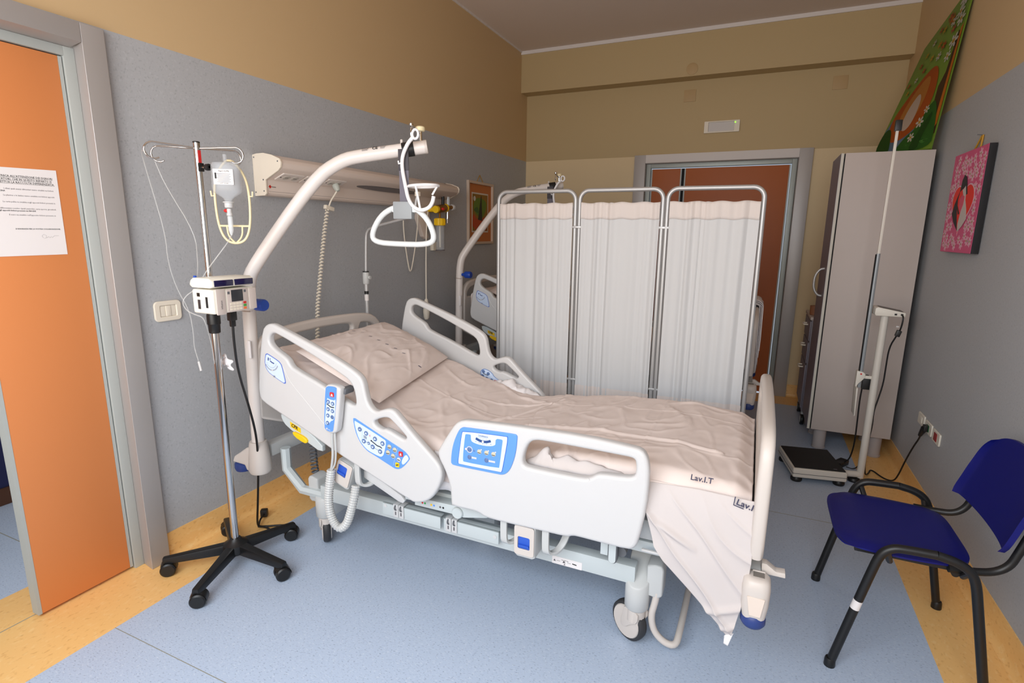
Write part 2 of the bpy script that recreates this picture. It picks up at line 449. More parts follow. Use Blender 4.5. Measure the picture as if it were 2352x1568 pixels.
hd = G().tube(smooth_path([(-.80, 5.593, 1.03), (-.80, 5.55, 1.03), (-.80, 5.54, 1.03), (-.90, 5.54, 1.03)]), .010).obj('handle', M_steel, d2)
G().box(-.99, -.80, 5.590, 5.5955, 1.63, 1.735).obj('door_sign', M_white_trim, d2, bevel=.001)
# covers painted over on the back wall and the beam
def cover(name, label, cat, me): return tag(me, label, cat, 'painted covers on the back wall')
cover('cover_plate', 'ochre square cover plate left of the lamp above the brown door', 'cover plate', G().box(-.775, -.668, YD-.006, YD, 2.717, 2.821).obj('cover_plate', M_cover, bevel=.002))
cover('cover_plate', 'ochre square cover plate high on the right below the beam', 'cover plate', G().box(.438, .548, YD-.006, YD, 2.717, 2.824).obj('cover_plate', M_cover, bevel=.002))
cover('cover_plate', 'round ochre cover plate on the beam face', 'cover plate', G().lathe([(.046, 0), (.05, .002), (.05, .005)], (-.698, YB-.006, 2.959), 'y', 24).obj('cover_plate', M_cover))
em = thing('emergency_light', 'white emergency light with a green indicator above the brown door', 'light', (-.418, YD, 2.475))
plate('housing', rrect(-.572, -.265, 2.425, 2.528, .006), M_ivory, FY(YD-.011), .022, [rrect(-.535, -.312, 2.437, 2.518, .004)], .003, em)
G().box(-.536, -.311, YD-.009, YD-.001, 2.436, 2.519).obj('diffuser', mat('diffuser_grey', (206, 200, 196), .4), em)
G().lathe([(.006, 0), (.006, .004), (.003, .006)], (-.305, YD-.027, 2.507), 'y', 10).obj('indicator', M_green, em)

# ------------------------------------------------------------------ hospital bed
HR_OUT = [(-1.922,.988),(-1.899,1.081),(-1.873,1.106),(-1.84,1.112),(-1.807,1.102),(-1.672,1.057),(-1.544,1.012),(-1.44,.969),(-1.391,.943),(-1.371,.919),(-1.362,.873),(-1.352,.833),(-1.332,.809),(-1.309,.803),(-1.284,.814),(-1.254,.824),(-1.23,.822),(-1.206,.802),(-1.146,.743),(-1.067,.675),(-1.029,.64),(-1.016,.617),(-1.014,.584),(-1.031,.538),(-1.059,.494),(-1.092,.468),(-1.134,.455),(-1.154,.455),(-1.368,.534),(-1.528,.592),(-1.691,.662),(-1.817,.71),(-1.935,.756),(-1.948,.782),(-1.951,.816),(-1.939,.893)]
HR_W1 = [(-1.863,1.037),(-1.858,1.058),(-1.839,1.071),(-1.815,1.07),(-1.632,1.001),(-1.484,.936),(-1.439,.914),(-1.419,.886),(-1.411,.846),(-1.411,.821),(-1.419,.814),(-1.436,.814),(-1.579,.875),(-1.734,.928),(-1.752,.943),(-1.764,.964),(-1.781,.976),(-1.836,1.003),(-1.858,1.022)]
HR_W2 = [(-1.326,.758),(-1.317,.768),(-1.282,.783),(-1.256,.787),(-1.239,.779),(-1.175,.727),(-1.172,.719),(-1.18,.71),(-1.192,.712),(-1.266,.74),(-1.287,.733),(-1.318,.744)]
FR_OUT = [(-1.031,.683),(-1.028,.699),(-.981,.774),(-.956,.81),(-.935,.825),(-.901,.833),(-.682,.842),(-.462,.847),(-.311,.838),(-.279,.834),(-.262,.817),(-.253,.789),(-.249,.749),(-.252,.639),(-.27,.518),(-.281,.491),(-.303,.479),(-.412,.48),(-.468,.481),(-.493,.48),(-.511,.47),(-.629,.468),(-.767,.465),(-.832,.467),(-.853,.478),(-.878,.482),(-.968,.479),(-.976,.488),(-.977,.525),(-.982,.572),(-1.005,.628),(-1.025,.66)]
FR_W = [(-.684,.725),(-.677,.757),(-.662,.789),(-.641,.803),(-.6,.806),(-.328,.803),(-.302,.801),(-.294,.791),(-.292,.754),(-.299,.739),(-.324,.732),(-.406,.727),(-.423,.72),(-.439,.707),(-.462,.699),(-.561,.698),(-.661,.699),(-.68,.704)]
PN_OUT = [(-.97,.663),(-.966,.706),(-.957,.742),(-.946,.77),(-.932,.797),(-.92,.806),(-.908,.808),(-.713,.816),(-.704,.812),(-.702,.804),(-.708,.741),(-.725,.687),(-.741,.664),(-.758,.654),(-.78,.653),(-.958,.651),(-.967,.656)]
PN_FR = [(-.918,.794),(-.74,.803),(-.737,.801),(-.739,.775),(-.756,.677),(-.76,.664),(-.764,.663),(-.935,.661),(-.94,.664),(-.936,.698),(-.923,.784)]
PN_IN = [(-.904,.784),(-.886,.785),(-.884,.782),(-.884,.766),(-.879,.758),(-.857,.753),(-.828,.752),(-.799,.756),(-.786,.763),(-.785,.768),(-.784,.787),(-.761,.788),(-.757,.785),(-.759,.769),(-.769,.686),(-.771,.678),(-.914,.675),(-.917,.68),(-.915,.716),(-.907,.78)]
CP_OUT = [(-1.426,.759),(-1.419,.762),(-1.412,.761),(-1.275,.704),(-1.192,.671),(-1.171,.66),(-1.154,.64),(-1.16,.63),(-1.182,.603),(-1.203,.586),(-1.224,.582),(-1.241,.588),(-1.335,.624),(-1.357,.631),(-1.382,.649),(-1.403,.676),(-1.417,.708)]
CP_LIGHT = [(-1.419,.752),(-1.408,.75),(-1.271,.697),(-1.263,.688),(-1.276,.635),(-1.287,.622),(-1.3,.621),(-1.339,.631),(-1.361,.64),(-1.382,.657),(-1.399,.68),(-1.41,.709)]
LB_OUT = [(-1.889,.973),(-1.879,.981),(-1.869,.978),(-1.815,.956),(-1.802,.946),(-1.794,.933),(-1.779,.865),(-1.782,.858),(-1.792,.857),(-1.866,.89),(-1.884,.904),(-1.896,.929)]
YN, YR = 1.62, 2.62            # outer faces of the two long sides
def inset(poly, k):
    c = sum((Vector(p) for p in poly), Vector((0, 0)))/len(poly); return [c+(Vector(p)-c)*k for p in poly]
def sh(poly, dx, dz): return [(p[0]+dx, p[1]+dz) for p in poly]
def button(p, y, r, mt, parent, tri=0):
    g = G().lathe([(r, 0), (r, .0012), (r*.75, .0022)], (0, 0, 0), 'z', 14)
    M = FY(y) @ Matrix.Translation((p[0], p[1], 0))
    g.v = [tuple(M @ Vector(v)) for v in g.v]
    b = g.obj('button', mt, parent)
    return b
def arrow(p, y, r, up, mt, parent):
    s = 1 if up else -1
    return plate('arrow', [(p[0]-.6*r, p[1]-.3*r*s), (p[0]+.6*r, p[1]-.3*r*s), (p[0], p[1]+.6*r*s)][::s], mt, FY(y), .0004, parent=parent)

M_tyre = mat('tyre_dark', (48, 48, 50), .55)
def build_bed():
    bed = thing('hospital_bed', 'white electric hospital bed with raised backrest in front of the folding screen', 'bed', (-1.0, 2.12, 0))
    # --- long side rails
    def head_rail(y, dx, dz, near):
        r = plate('head_side_rail', sh(HR_OUT, dx, dz), M_white, FY(y), .036, [sh(HR_W1, dx, dz), sh(HR_W2, dx, dz)], .011, bed, 1, 3, 60)
        return r
    yf = YN
    hr = head_rail(yf+.018, 0, 0, True)
    fr_ = plate('foot_side_rail', FR_OUT, M_white, FY(yf+.018), .038, [FR_W], .012, bed, 1, 3, 60)
    # moulded ridge lines in the rails
    G().tube(smooth_path([(-.975, yf+.0050, .573), (-.86, yf+.0050, .556), (-.70, yf+.0050, .548), (-.58, yf+.0050, .57), (-.50, yf+.0050, .62), (-.44, yf+.0050, .70)]), .0060, 8).obj('ridge', M_white, fr_)
    G().tube(smooth_path([(-1.79, yf+.0050, .93), (-1.76, yf+.0050, .87), (-1.68, yf+.0050, .80), (-1.53, yf+.0050, .66)]), .0060, 8).obj('ridge', M_white, hr)
    # backrest angle label
    def angle_label(par, dx=0, dz=0):
        lb = plate('angle_label', inset(sh(LB_OUT, dx, dz), 1), mat('label_rim', (92, 116, 196), .5), FY(yf-.0008), .0014, parent=bed if par is None else par, sm=1)
        plate('label_face', inset(sh(LB_OUT, dx, dz), .93), M_bluel, FY(yf-.0016), .001, parent=lb, sm=1)
        for pts, w in (([(-1.87,.963),(-1.872,.95)], .006), ([(-1.862,.958),(-1.858,.957)], .006), ([(-1.861,.95),(-1.85,.943),(-1.838,.94)], .005)):
            plate('figure', stroke(sh(pts, dx, dz), w), M_line, FY(yf-.0023), .0006, parent=lb)
        arc = [(-1.8535+.038*cos(a), .949+.04*sin(a)) for a in [radians(t) for t in range(205, 345, 10)]]
        plate('scale_arc', stroke(sh(arc, dx, dz), .0055), mat('print_grey', (160, 166, 182), .5), FY(yf-.0023), .0006, parent=lb)
        for t in range(200, 350, 14):
            a = radians(t); c = (-1.8535+.030*cos(a), .949+.031*sin(a)); d = (-1.8535+.026*cos(a), .949+.027*sin(a))
            plate('tick', stroke(sh([c, d], dx, dz), .001), M_line, FY(yf-.0023), .0006, parent=lb)
        G().lathe([(.004, 0), (.004, .002)], (-1.852+dx, yf-.0028, .909+dz), 'y', 10).obj('ball', M_white, lb)
        text('mark', '30', .012, FY(yf-.0025) @ Matrix.Translation((-1.849+dx, .879+dz, 0)), M_inkg, lb)
    angle_label(None)
    # keypad on the head rail
    kp = plate('keypad', CP_OUT, M_blue, FY(yf-.001), .0025, parent=bed, sm=1, bev=.0008, res=1)
    plate('keypad_field', CP_LIGHT, M_bluel, FY(yf-.003), .001, parent=kp, sm=1)
    plate('keypad_field', [(-1.171,.655),(-1.158,.64),(-1.164,.629),(-1.185,.607),(-1.193,.612),(-1.19,.63)], M_bluel, FY(yf-.003), .001, parent=kp, sm=1)
    for p, up in (((-1.391,.72),2),((-1.36,.708),1),((-1.317,.692),1),((-1.281,.679),1),((-1.373,.673),0),((-1.33,.656),0),((-1.294,.643),0),((-1.35,.668),2)):
        r = .0098 if p != (-1.35,.668) else .0066
        button(p, yf-.0035, r, M_btn, kp)
        if up < 2: arrow(p, yf-.0062, r, up, M_bluel, kp)
        else: plate('cross', stroke([(p[0]-.004, p[1]), (p[0]+.004, p[1])], .003), M_bluel, FY(yf-.0062), .0004, parent=kp)
    for p in ((-1.248,.671),(-1.223,.663),(-1.256,.646),(-1.232,.636)):
        button(p, yf-.0035, .0098, M_btnk, kp); plate('figure', stroke([(p[0]-.007, p[1]-.003), (p[0], p[1]-.004), (p[0]+.007, p[1]-.002)], .0025), M_ink, FY(yf-.0062), .0004, parent=kp)
    plate('button', rrect(-1.2045,-1.1855,.641,.661,.004), M_red, FY(yf-.004), .002, parent=kp)
    plate('figure', [(-1.200,.645),(-1.190,.645),(-1.193,.655),(-1.197,.655)], M_white, FY(yf-.0055), .0006, parent=kp)
    button((-1.205,.626), yf-.0035, .009, M_white, kp); plate('figure', stroke([(-1.211,.626),(-1.199,.624)], .003), M_ink, FY(yf-.0062), .0004, parent=kp)
    plate('button', rrect(-1.222,-1.204,.593,.612,.004), M_yel, FY(yf-.004), .002, parent=kp); plate('figure', stroke([(-1.219,.601),(-1.207,.604)], .004), M_ink, FY(yf-.0055), .0005, parent=kp)
    plate('figure', stroke(chaikin([(-1.333,.679),(-1.318,.671),(-1.306,.664),(-1.295,.664),(-1.285,.658)], 2, False), .004), M_ink, FY(yf-.004), .0006, parent=kp)
    plate('figure', circ(-1.336,.681,.0035,8), M_ink, FY(yf-.004), .0006, parent=kp)
    for a, b in (((-1.35,.668),(-1.33,.656)),((-1.373,.673),(-1.35,.668)),((-1.33,.656),(-1.294,.643))):
        plate('line', stroke([a, b], .001), M_ink, FY(yf-.0037), .0003, parent=kp)
    for k in range(3): plate('line', stroke([(-1.374,.697-.004*k),(-1.358,.692-.004*k)], .0016), M_ink, FY(yf-.004), .0005, parent=kp)
    plate('ring', circ(-1.342,.701,.0038,10), M_red, FY(yf-.0038), .0004, [circ(-1.342,.701,.0025,10)], parent=kp)
    plate('line', stroke([(-1.21,.672),(-1.233,.597)], .0008), M_bluel, FY(yf-.003), .0006, parent=kp)
    plate('line', stroke([(-1.378,.727),(-1.384,.668)], .0006), M_blue, FY(yf-.0037), .0004, parent=kp)
    # control panel on the foot rail
    cp = plate('control_panel', PN_OUT, M_blue, FY(yf-.002), .006, parent=bed, sm=2, bev=.002, res=2)
    plate('panel_frame', PN_FR, mat('panel_blue_deep', (60, 104, 196), .4), FY(yf-.0053), .0008, parent=cp, sm=1)
    plate('panel_frame', inset(PN_FR, .975), M_bluel, FY(yf-.006), .0008, parent=cp, sm=1)
    plate('panel_field', PN_IN, M_blue, FY(yf-.0068), .0008, parent=cp, sm=1)
    arc = [(-.863,.775),(-.848,.769),(-.834,.767),(-.818,.769),(-.804,.775)]
    plate('level_tube', stroke(chaikin(arc, 2, False), .0085), mat('level_navy', (44, 74, 132), .3), FY(yf-.008), .0016, parent=cp)
    plate('ball', circ(-.834,.7675,.0044,12), M_white, FY(yf-.0092), .001, parent=cp)
    text('lettering', 'Trendelenburg', .0065, FY(yf-.0067) @ Matrix.Translation((-.854,.786,0)), M_line, cp)
    plate('line', stroke([(-.854,.783),(-.818,.784)], .0008), M_line, FY(yf-.0067), .0004, parent=cp)
    for k, s in enumerate(('-16', '-8', '0', '8', '16')):
        text('lettering', s, .005, FY(yf-.0067) @ Matrix.Translation((-.868+.0155*k,.757+abs(k-2)*.002,0)), M_line, cp)
        plate('tick', stroke([(-.858+.012*k,.776),(-.858+.012*k,.7785)], .0007), M_line, FY(yf-.0067), .0004, parent=cp)
    plate('ring', circ(-.889,.7275,.0125,20), M_white, FY(yf-.0075), .0008, [circ(-.889,.7275,.0098,20)], parent=cp)
    for p, mt in (((-.889,.7275),M_btn),((-.849,.7265),M_btnk),((-.82,.7275),M_btnk),((-.792,.7275),M_btnk),((-.889,.698),M_btn),((-.82,.699),M_btn)):
        button(p, yf-.0072, .0088, mt, cp)
        if mt is M_btnk:
            plate('figure', stroke([(p[0]-.006, p[1]-.003), (p[0], p[1]-.004), (p[0]+.006, p[1]-.0035)], .002), M_ink, FY(yf-.0098), .0004, parent=cp)
            plate('padlock', rrect(p[0]+.005, p[0]+.010, p[1]+.006, p[1]+.011, .001), M_white, FY(yf-.0076), .0006, parent=cp)
    plate('figure', circ(-.904,.727,.004,10), mat('print_pink', (244, 206, 206), .5), FY(yf-.0075), .0006, parent=cp)
    plate('ring', circ(-.870,.7255,.0034,10), M_inkg, FY(yf-.0075), .0005, [circ(-.870,.7255,.0022,10)], parent=cp)
    for x in (-.8815, -.8125):
        plate('figure', stroke([(x,.6985),(x+.021+(.006 if x > -.85 else 0),.6985)], .007), M_white, FY(yf-.0076), .0006, parent=cp)
    # far long side: head rail up, foot rail lowered
    hf = head_rail(YR-.005, .043, .01, False)
    plate('foot_side_rail', sh(FR_OUT, 0, -.34), M_white, FY(YR+.02), .036, [sh(FR_W, 0, -.34)], .011, bed, 1, 2, 60)
    k2 = plate('keypad', [(-1.36,.735),(-1.345,.752),(-1.32,.753),(-1.285,.735),(-1.275,.715),(-1.225,.690),(-1.245,.655),(-1.31,.68),(-1.355,.70)], mat('keypad_rim', (92, 128, 190), .5), FY(YR-.025), .002, parent=bed, sm=1)
    plate('keypad_field', inset([(-1.36,.735),(-1.345,.752),(-1.32,.753),(-1.285,.735),(-1.275,.715),(-1.225,.690),(-1.245,.655),(-1.31,.68),(-1.355,.70)], .93), M_bluel, FY(YR-.0265), .001, parent=k2, sm=1)
    for p in ((-1.339,.738),(-1.309,.728),(-1.345,.712),(-1.318,.70),(-1.288,.694)): button(p, YR-.027, .0095, M_btn, k2)
    plate('button', rrect(-1.272,-1.252,.677,.697,.004), M_red, FY(YR-.028), .002, parent=k2)
    plate('figure', stroke([(-1.34,.727),(-1.325,.722),(-1.312,.718)], .0035), M_ink, FY(YR-.0275), .0005, parent=k2)
    # --- head and foot boards
    HB = [(1.70,.53),(1.70,.95),(1.735,1.005),(1.80,1.035),(2.02,1.052),(2.27,1.048),(2.46,1.036),(2.55,1.012),(2.61,.955),(2.62,.88),(2.62,.53)]
    plate('head_board', HB, M_cream, FXp(-2.06), .034, [[(1.745,.925),(1.76,.955),(1.82,.985),(2.02,1.003),(2.25,.998),(2.345,.99),(2.36,.97),(2.352,.945),(2.32,.925),(2.1,.912),(1.85,.908),(1.76,.91)], [(2.415,.965),(2.43,.985),(2.53,.968),(2.57,.93),(2.575,.86),(2.56,.83),(2.44,.83),(2.41,.86),(2.405,.93)]], .012, bed, 1, 3, 60)
    FB = [(1.662,.505),(1.648,.60),(1.645,.83),(1.665,.895),(1.72,.93),(1.9,.944),(2.12,.948),(2.34,.944),(2.50,.92),(2.57,.88),(2.592,.82),(2.59,.60),(2.578,.505)]
    plate('foot_board', FB, M_cream, FXp(.078), .040, [[(1.76,.835),(1.775,.87),(1.83,.895),(2.12,.905),(2.41,.895),(2.465,.87),(2.48,.835),(2.45,.81),(2.12,.80),(1.79,.81)]], .015, bed, 1, 3, 60)
    # --- mattress deck and lift frame
    G().box(-1.0, .04, 1.715, 2.525, .475, .55).obj('deck', M_grey, bed, bevel=.012)
    G().add(*(lambda p: ([(x, y, z) for y in (1.715, 2.525) for (x, z) in p], [(0, 1, 2, 3), (7, 6, 5, 4)]+[(i, 4+i, 4+(i+1) % 4, (i+1) % 4) for i in range(4)]))([(-1.99,.83),(-1.03,.50),(-1.03,.565),(-1.97,.89)])).obj('backrest_deck', M_grey, bed, bevel=.008)
    for y in (1.76, 2.48): G().box(-1.42, .04, y-.02, y+.02, .41, .455).obj('lift_rail', M_frame, bed, bevel=.006)
    for y in (1.775, 2.425): G().box(-1.78, -.30, y, y+.05, .252, .322).obj('chassis_beam', M_frame, bed, bevel=.004)
    for x in (-1.70, -.40): G().box(x-.03, x+.03, 1.825, 2.425, .262, .312).obj('cross_beam', M_frame, bed, bevel=.004)
    for x, s in ((-1.45, 1), (-.62, 1)):
        G().prism([(x-.03, .30), (x+.03, .30), (x+.20, .43), (x+.13, .43)], 'y', 1.95, 2.30).obj('lift_arm', M_frame, bed, bevel=.006)
    G().cyl((-1.25, 2.1, .33), (-.72, 2.1, .42), .035, 14).obj('actuator', M_greyd, bed)
    G().box(-.86, -.74, 1.86, 2.06, .322, .40).obj('actuator_motor', M_black, bed, bevel=.02)
    ub = G().prism([(-1.235, .437), (-1.235, .418), (-1.188, .418), (-1.188, .402), (-1.0, .404), (-.96, .40), (-.855, .424), (-.855, .445)], 'y', 1.690, 1.738).obj('calf_bar', M_frame, bed, bevel=.003)
    for x, mt in ((-1.150, M_red), (-1.138, mat('print_green', (60, 160, 80), .5)), (-1.108, M_yel), (-1.095, M_blue), (-1.066, M_inkg), (-1.052, M_ink)):
        plate('sign', circ(x, .421, .0045, 8), mt, FY(1.6895), .0006, parent=ub)
    plate('sign', rrect(-1.222, -1.20, .424, .433, .002), M_handle, FY(1.6895), .0006, parent=ub)
    pv = G().lathe([(.024, .012), (.024, 0), (.021, -.004)], (-.985, 1.684, .417), 'y', 20).obj('pivot', M_frame, bed)
    ga = G().prism([(-1.44, .505), (-1.40, .50), (-1.25, .432), (-1.232, .412), (-1.243, .398), (-1.265, .402), (-1.44, .472)], 'y', 1.684, 1.700).obj('link_arm', M_white, bed, bevel=.004)
    # accessory rails with pairs of hooks
    ac = G().box(-1.392, -1.10, 1.742, 1.752, .288, .343).box(-1.392, -1.10, 1.742, 1.775, .339, .343).obj('accessory_rail', M_frame, bed, bevel=.001)
    ac2 = G().box(-1.082, -.832, 1.742, 1.752, .288, .343).box(-1.082, -.832, 1.742, 1.775, .339, .343).obj('accessory_rail', M_frame, bed, bevel=.001)
    G().lathe([(.008, 0), (.008, .002)], (-1.378, 1.7405, .33), 'y', 12).obj('plug', M_white, ac)
    G().lathe([(.008, 0), (.008, .002)], (-.848, 1.7405, .318), 'y', 12).obj('plug', M_white, ac2)
    for x0 in (-1.332, -1.070):
        for k in range(2):
            x = x0+.0275*k
            h = G().box(x, x+.0245, 1.736, 1.741, .291, .348).box(x, x+.0245, 1.736, 1.775, .346, .350).obj('bag_hook', M_white, bed, bevel=.001)
            G().tube(smooth_path([(x+.012, 1.735, .347), (x+.012, 1.728, .340), (x+.013, 1.729, .330), (x+.016, 1.734, .326)]), .003, 6).obj('hook_tongue', M_greyd, h)
            plate('mark', rrect(x+.009, x+.015, .302, .318, .002), M_inkg, FY(1.7355), .0006, parent=h)
    lp = G().box(-.617, -.498, 1.7738, 1.7749, .253, .284).obj('warning_label', M_paper, bed)
    for x, s in ((-.612, .010), (-.575, .012), (-.570, .007)): plate('triangle', [(x, .264 if x < -.571 else .256), (x+s, .264 if x < -.571 else .256), (x+s/2, .264+s*.9 if x < -.571 else .262)], M_inkg, FY(1.7735), .0004, parent=lp)
    for x0, x1 in ((-.598, -.584), (-.555, -.542)): plate('line', stroke([(x0, .268), (x1, .268)], .0012), M_inkg, FY(1.7735), .0004, parent=lp)
    plate('figure', stroke([(-.536,.270),(-.519,.268)], .004), M_ink, FY(1.7735), .0004, parent=lp)
    text('lettering', 'max 250 kg', .006, FY(1.7736) @ Matrix.Translation((-.580, .273, 0)), M_inkg, lp)
    # latches and swing brackets under the rails
    def latch(x0, x1, z0, z1, tilt, hx0, hx1, hz0, hz1):
        c = ((x0+x1)/2, 1.68, (z0+z1)/2)
        def rot(o):
            if tilt: o.data.transform(Matrix.Translation(c) @ Matrix.Rotation(tilt, 4, 'Y') @ Matrix.Translation(-Vector(c)))
            return o
        b = rot(G().prism([(x0, z1), (x1, z1), (x1, z0+.006), (x1-.012, z0), (x0+.012, z0), (x0, z0+.012)], 'y', 1.6395, 1.735).obj('latch_box', M_grey, bed, bevel=.007))
        rot(plate('latch_face', rrect(x0+.003, x1-.003, z0+.012, z1, .01), M_cream, FY(1.6352), .004, [rrect(hx0, hx1, hz0, hz1, .006)], .0015, b))
        h = rot(G().box(hx0+.0005, hx1-.0005, 1.6372, 1.6392, hz0, hz1).box(hx0+.003, hx1-.003, 1.630, 1.639, hz0+.010, hz0+.017).obj('latch_handle', M_handle, b, bevel=.0015))
    latch(-1.553, -1.468, .43, .55, radians(19), -1.542, -1.495, .482, .532)
    latch(-.720, -.636, .335, .462, 0, -.703, -.656, .372, .420)
    for x, dz in ((-1.44, .085), (-.765, 0), (-.60, 0)):
        path = [(x, 1.648, .50+dz), (x, 1.648, .40+dz), (x+.002, 1.650, .375+dz), (x+.012, 1.665, .362+dz), (x+.03, 1.69, .362+dz), (x+.045, 1.715, .385+dz), (x+.055, 1.745, .43+dz)]
        P = smooth_path(path, 2); g = G(); w = .026
        vs = []
        for i, p in enumerate(P):
            t = (P[min(i+1, len(P)-1)]-P[max(i-1, 0)]).normalized(); nrm = Vector((1, 0, 0)).cross(t).normalized()*.006
            for sx_ in (-w/2, w/2): vs += [p+Vector((sx_, 0, 0))+nrm, p+Vector((sx_, 0, 0))-nrm]
        n = len(P); fs = []
        for i in range(n-1):
            a, b = i*4, (i+1)*4
            fs += [(a, a+2, b+2, b), (a+1, b+1, b+3, a+3), (a, b, b+1, a+1), (a+2, a+3, b+3, b+2)]
        fs += [(0, 1, 3, 2), ((n-1)*4, (n-1)*4+2, (n-1)*4+3, (n-1)*4+1)]
        g.add(vs, fs).obj('swing_bracket', M_grey, bed, bevel=.003)
    G().box(-.413, -.386, 1.70, 1.706, .39, .455).obj('bracket_plate', M_frame, bed, bevel=.002)
    bl = G().prism(rrect(-.384, -.352, .368, .47, .014), 'y', 1.694, 1.722).obj('bracket_block', M_greyd, bed, bevel=.003)
    plate('bracket_cap', rrect(-.381, -.356, .372, .47, .012), M_frame, FY(1.692), .004, parent=bl)
    G().cyl((-.345, 1.72, .404), (-.345, 1.75, .404), .02, 14).obj('bolt', M_greyd, bed)
    G().tube([(-.27, 1.70, .446), (.05, 1.70, .446)], .006, 8).obj('hanger_rod', M_white, bed)
    # --- head end: cross bar, pole sockets, bumpers with blue rollers
    G().box(-2.12, -2.06, 1.76, 2.56, .42, .482).obj('head_cross_bar', M_grey, bed, bevel=.008)
    G().box(.03, .10, 1.70, 2.54, .42, .475).obj('foot_cross_bar', M_grey, bed, bevel=.008)
    def bumper(x, y, sx, sy):
        prof = [(.024, .340), (.034, .345), (.040, .39), (.041, .44), (.038, .468), (.030, .476), (.018, .478)]
        g = ell(prof, (x, y), 1.0, 28); g.v = [(a_, b_, c_) for a_, b_, c_ in g.v]
        b = g.obj('corner_bumper', M_cream, bed, ang=50)
        G().lathe([(.012, .308), (.030, .311), (.037, .322), (.037, .336), (.033, .352), (.02, .36)], (x, y-.003*sy, 0), 'z', 24).obj('roller', M_navy, b, ang=50)
        G().box(x-.012, x+.020, y-.012, y+.016, .4775, .4790).obj('socket_hole', mat('socket_grey', (128, 122, 116), .5), b)
        G().box(x-.014, x+.022, y+.016, y+.021, .476, .482).obj('socket_lip', M_cream, b, bevel=.001)
        if sy > 0: plate('inset', [(x-.024, .425), (x+.026, .425), (x+.018, .362), (x-.014, .362)], mat('bumper_inset', (226, 210, 196), .4), FY(y-.0405), .003, bev=.0012, parent=b)
        return b
    bumper(.088, 1.665, 1, 1); bumper(.088, 2.575, 1, -1); bumper(-2.16, 2.55, -1, -1)
    # the near head corner carries the lifting pole
    b = G().lathe([(.046, .365), (.052, .38), (.048, .44), (.042, .505), (.038, .52), (.03, .521)], (-2.075, 1.70, 0), 'z', 22).obj('pole_socket', M_cream, bed, ang=50)
    nb = G().prism([(-2.225, .398), (-2.21, .43), (-2.17, .455), (-2.12, .49), (-2.09, .49), (-2.09, .37), (-2.13, .37), (-2.14, .395)], 'y', 1.665, 1.735).obj('corner_bumper', M_cream, bed, bevel=.014, seg=3)
    G().lathe([(.025, .352), (.038, .356), (.043, .37), (.042, .39), (.03, .398)], (-2.185, 1.70, 0), 'z', 20).obj('roller', M_navy, nb, ang=50)
    G().tube([(-2.012, 1.80, .46), (-2.012, 1.80, .353), (-1.915, 1.80, .262), (-1.78, 1.80, .262)], .024, 8).obj('head_link', M_frame, bed, ang=30)
    G().tube(coil_along([(-1.99, 1.95, .45), (-1.985, 1.95, .30), (-1.98, 1.96, .22)], .016, 12), .005, 6).obj('coil_cable', M_greyd, bed)
    lv = G().prism([(.098, .497), (.112, .497), (.140, .478), (.166, .480), (.168, .463), (.152, .463), (.10, .462)], 'y', 1.705, 1.735).obj('release_lever', M_cream, bed, bevel=.003)
    cl = plate('cpr_holder', [(-1.868,.705),(-1.862,.672),(-1.835,.643),(-1.740,.600),(-1.636,.553),(-1.634,.60),(-1.80,.69)], M_frame, FY(1.667), .022, bev=.004, parent=bed, sm=1)
    plate('cpr_tag', [(-1.812,.672),(-1.752,.650),(-1.752,.628),(-1.810,.648)], M_yel, FY(1.6553), .001, parent=cl)
    text('lettering', 'CPR', .021, FY(1.6546) @ Matrix.Translation((-1.806, .6525, 0)), M_ink, cl, rot=radians(-20), bold=.0006)
    plate('cpr_handle', [(-1.796,.634),(-1.786,.610),(-1.728,.588),(-1.712,.592),(-1.712,.608),(-1.74,.622)], M_yel, FY(1.652), .014, bev=.004, parent=bed, sm=1)
    # --- castors
    def castor(x, y, ang, near):
        s = 1 if x > -1 else -1
        # upright sleeve, deep towards the bed, its top rising away from the side; a block runs on towards the bed end
        sg = 1 if y < 2.1 else -1; n = 28; vs = []
        ring = [(.044*cos(t), -.044*sin(t)) for t in [pi*i/13 for i in range(14)]] + [(-.044*cos(t), .105+.030*sin(t)) for t in [pi*i/13 for i in range(14)]]
        for k in range(4):
            f = (.90, 1, 1, .92)[k]
            for (ux, uy) in ring:
                top = .252+.62*(uy+.044); top = min(top, .338)
                vs.append((x+ux*f, y+sg*((uy-.02)*f+.02), (.150, .157, top-.007, top)[k]))
        hz = G().add(vs, [(k*n+j, k*n+(j+1) % n, (k+1)*n+(j+1) % n, (k+1)*n+j) for k in range(3) for j in range(n)]+[tuple(range(n))[::-1], tuple(3*n+j for j in range(n))])
        h = hz.obj('castor_housing', M_grey, bed, ang=50)
        G().prism([(x+.03*s, .215), (x+.03*s, .333), (x+.060*s, .342), (x+.082*s, .341), (x+.090*s, .326), (x+.090*s, .222), (x+.075*s, .210)], 'y', min(y-.012*sg, y+.07*sg), max(y-.012*sg, y+.07*sg)).obj('castor_block', M_grey, h, bevel=.010, seg=3)
        st = G().lathe([(.034, .10), (.034, .152)], (x, y, 0), 'z', 18).obj('castor_stem', M_cream, h)
        R = Matrix.Translation((x, y, 0)) @ Matrix.Rotation(ang, 4, 'Z')
        def put(o): o.data.transform(R); return o
        FK = chaikin([(-.046, .085), (-.046, .060), (-.026, .058), (.0, .085), (.034, .11), (.034, .15), (-.034, .15), (-.038, .11)], 1)
        put(G().lathe([(.066, -.018), (.074, -.014), (.076, 0), (.074, .014), (.066, .018)], (-.030, 0, .0765), 'y', 32)  .obj('tyre', M_tyre, h, ang=60))
        put(G().lathe([(.060, -.022), (.0635, -.017), (.0635, .017), (.060, .022)], (-.030, 0, .0765), 'y', 28).obj('wheel_disc', M_cream, h, ang=40))
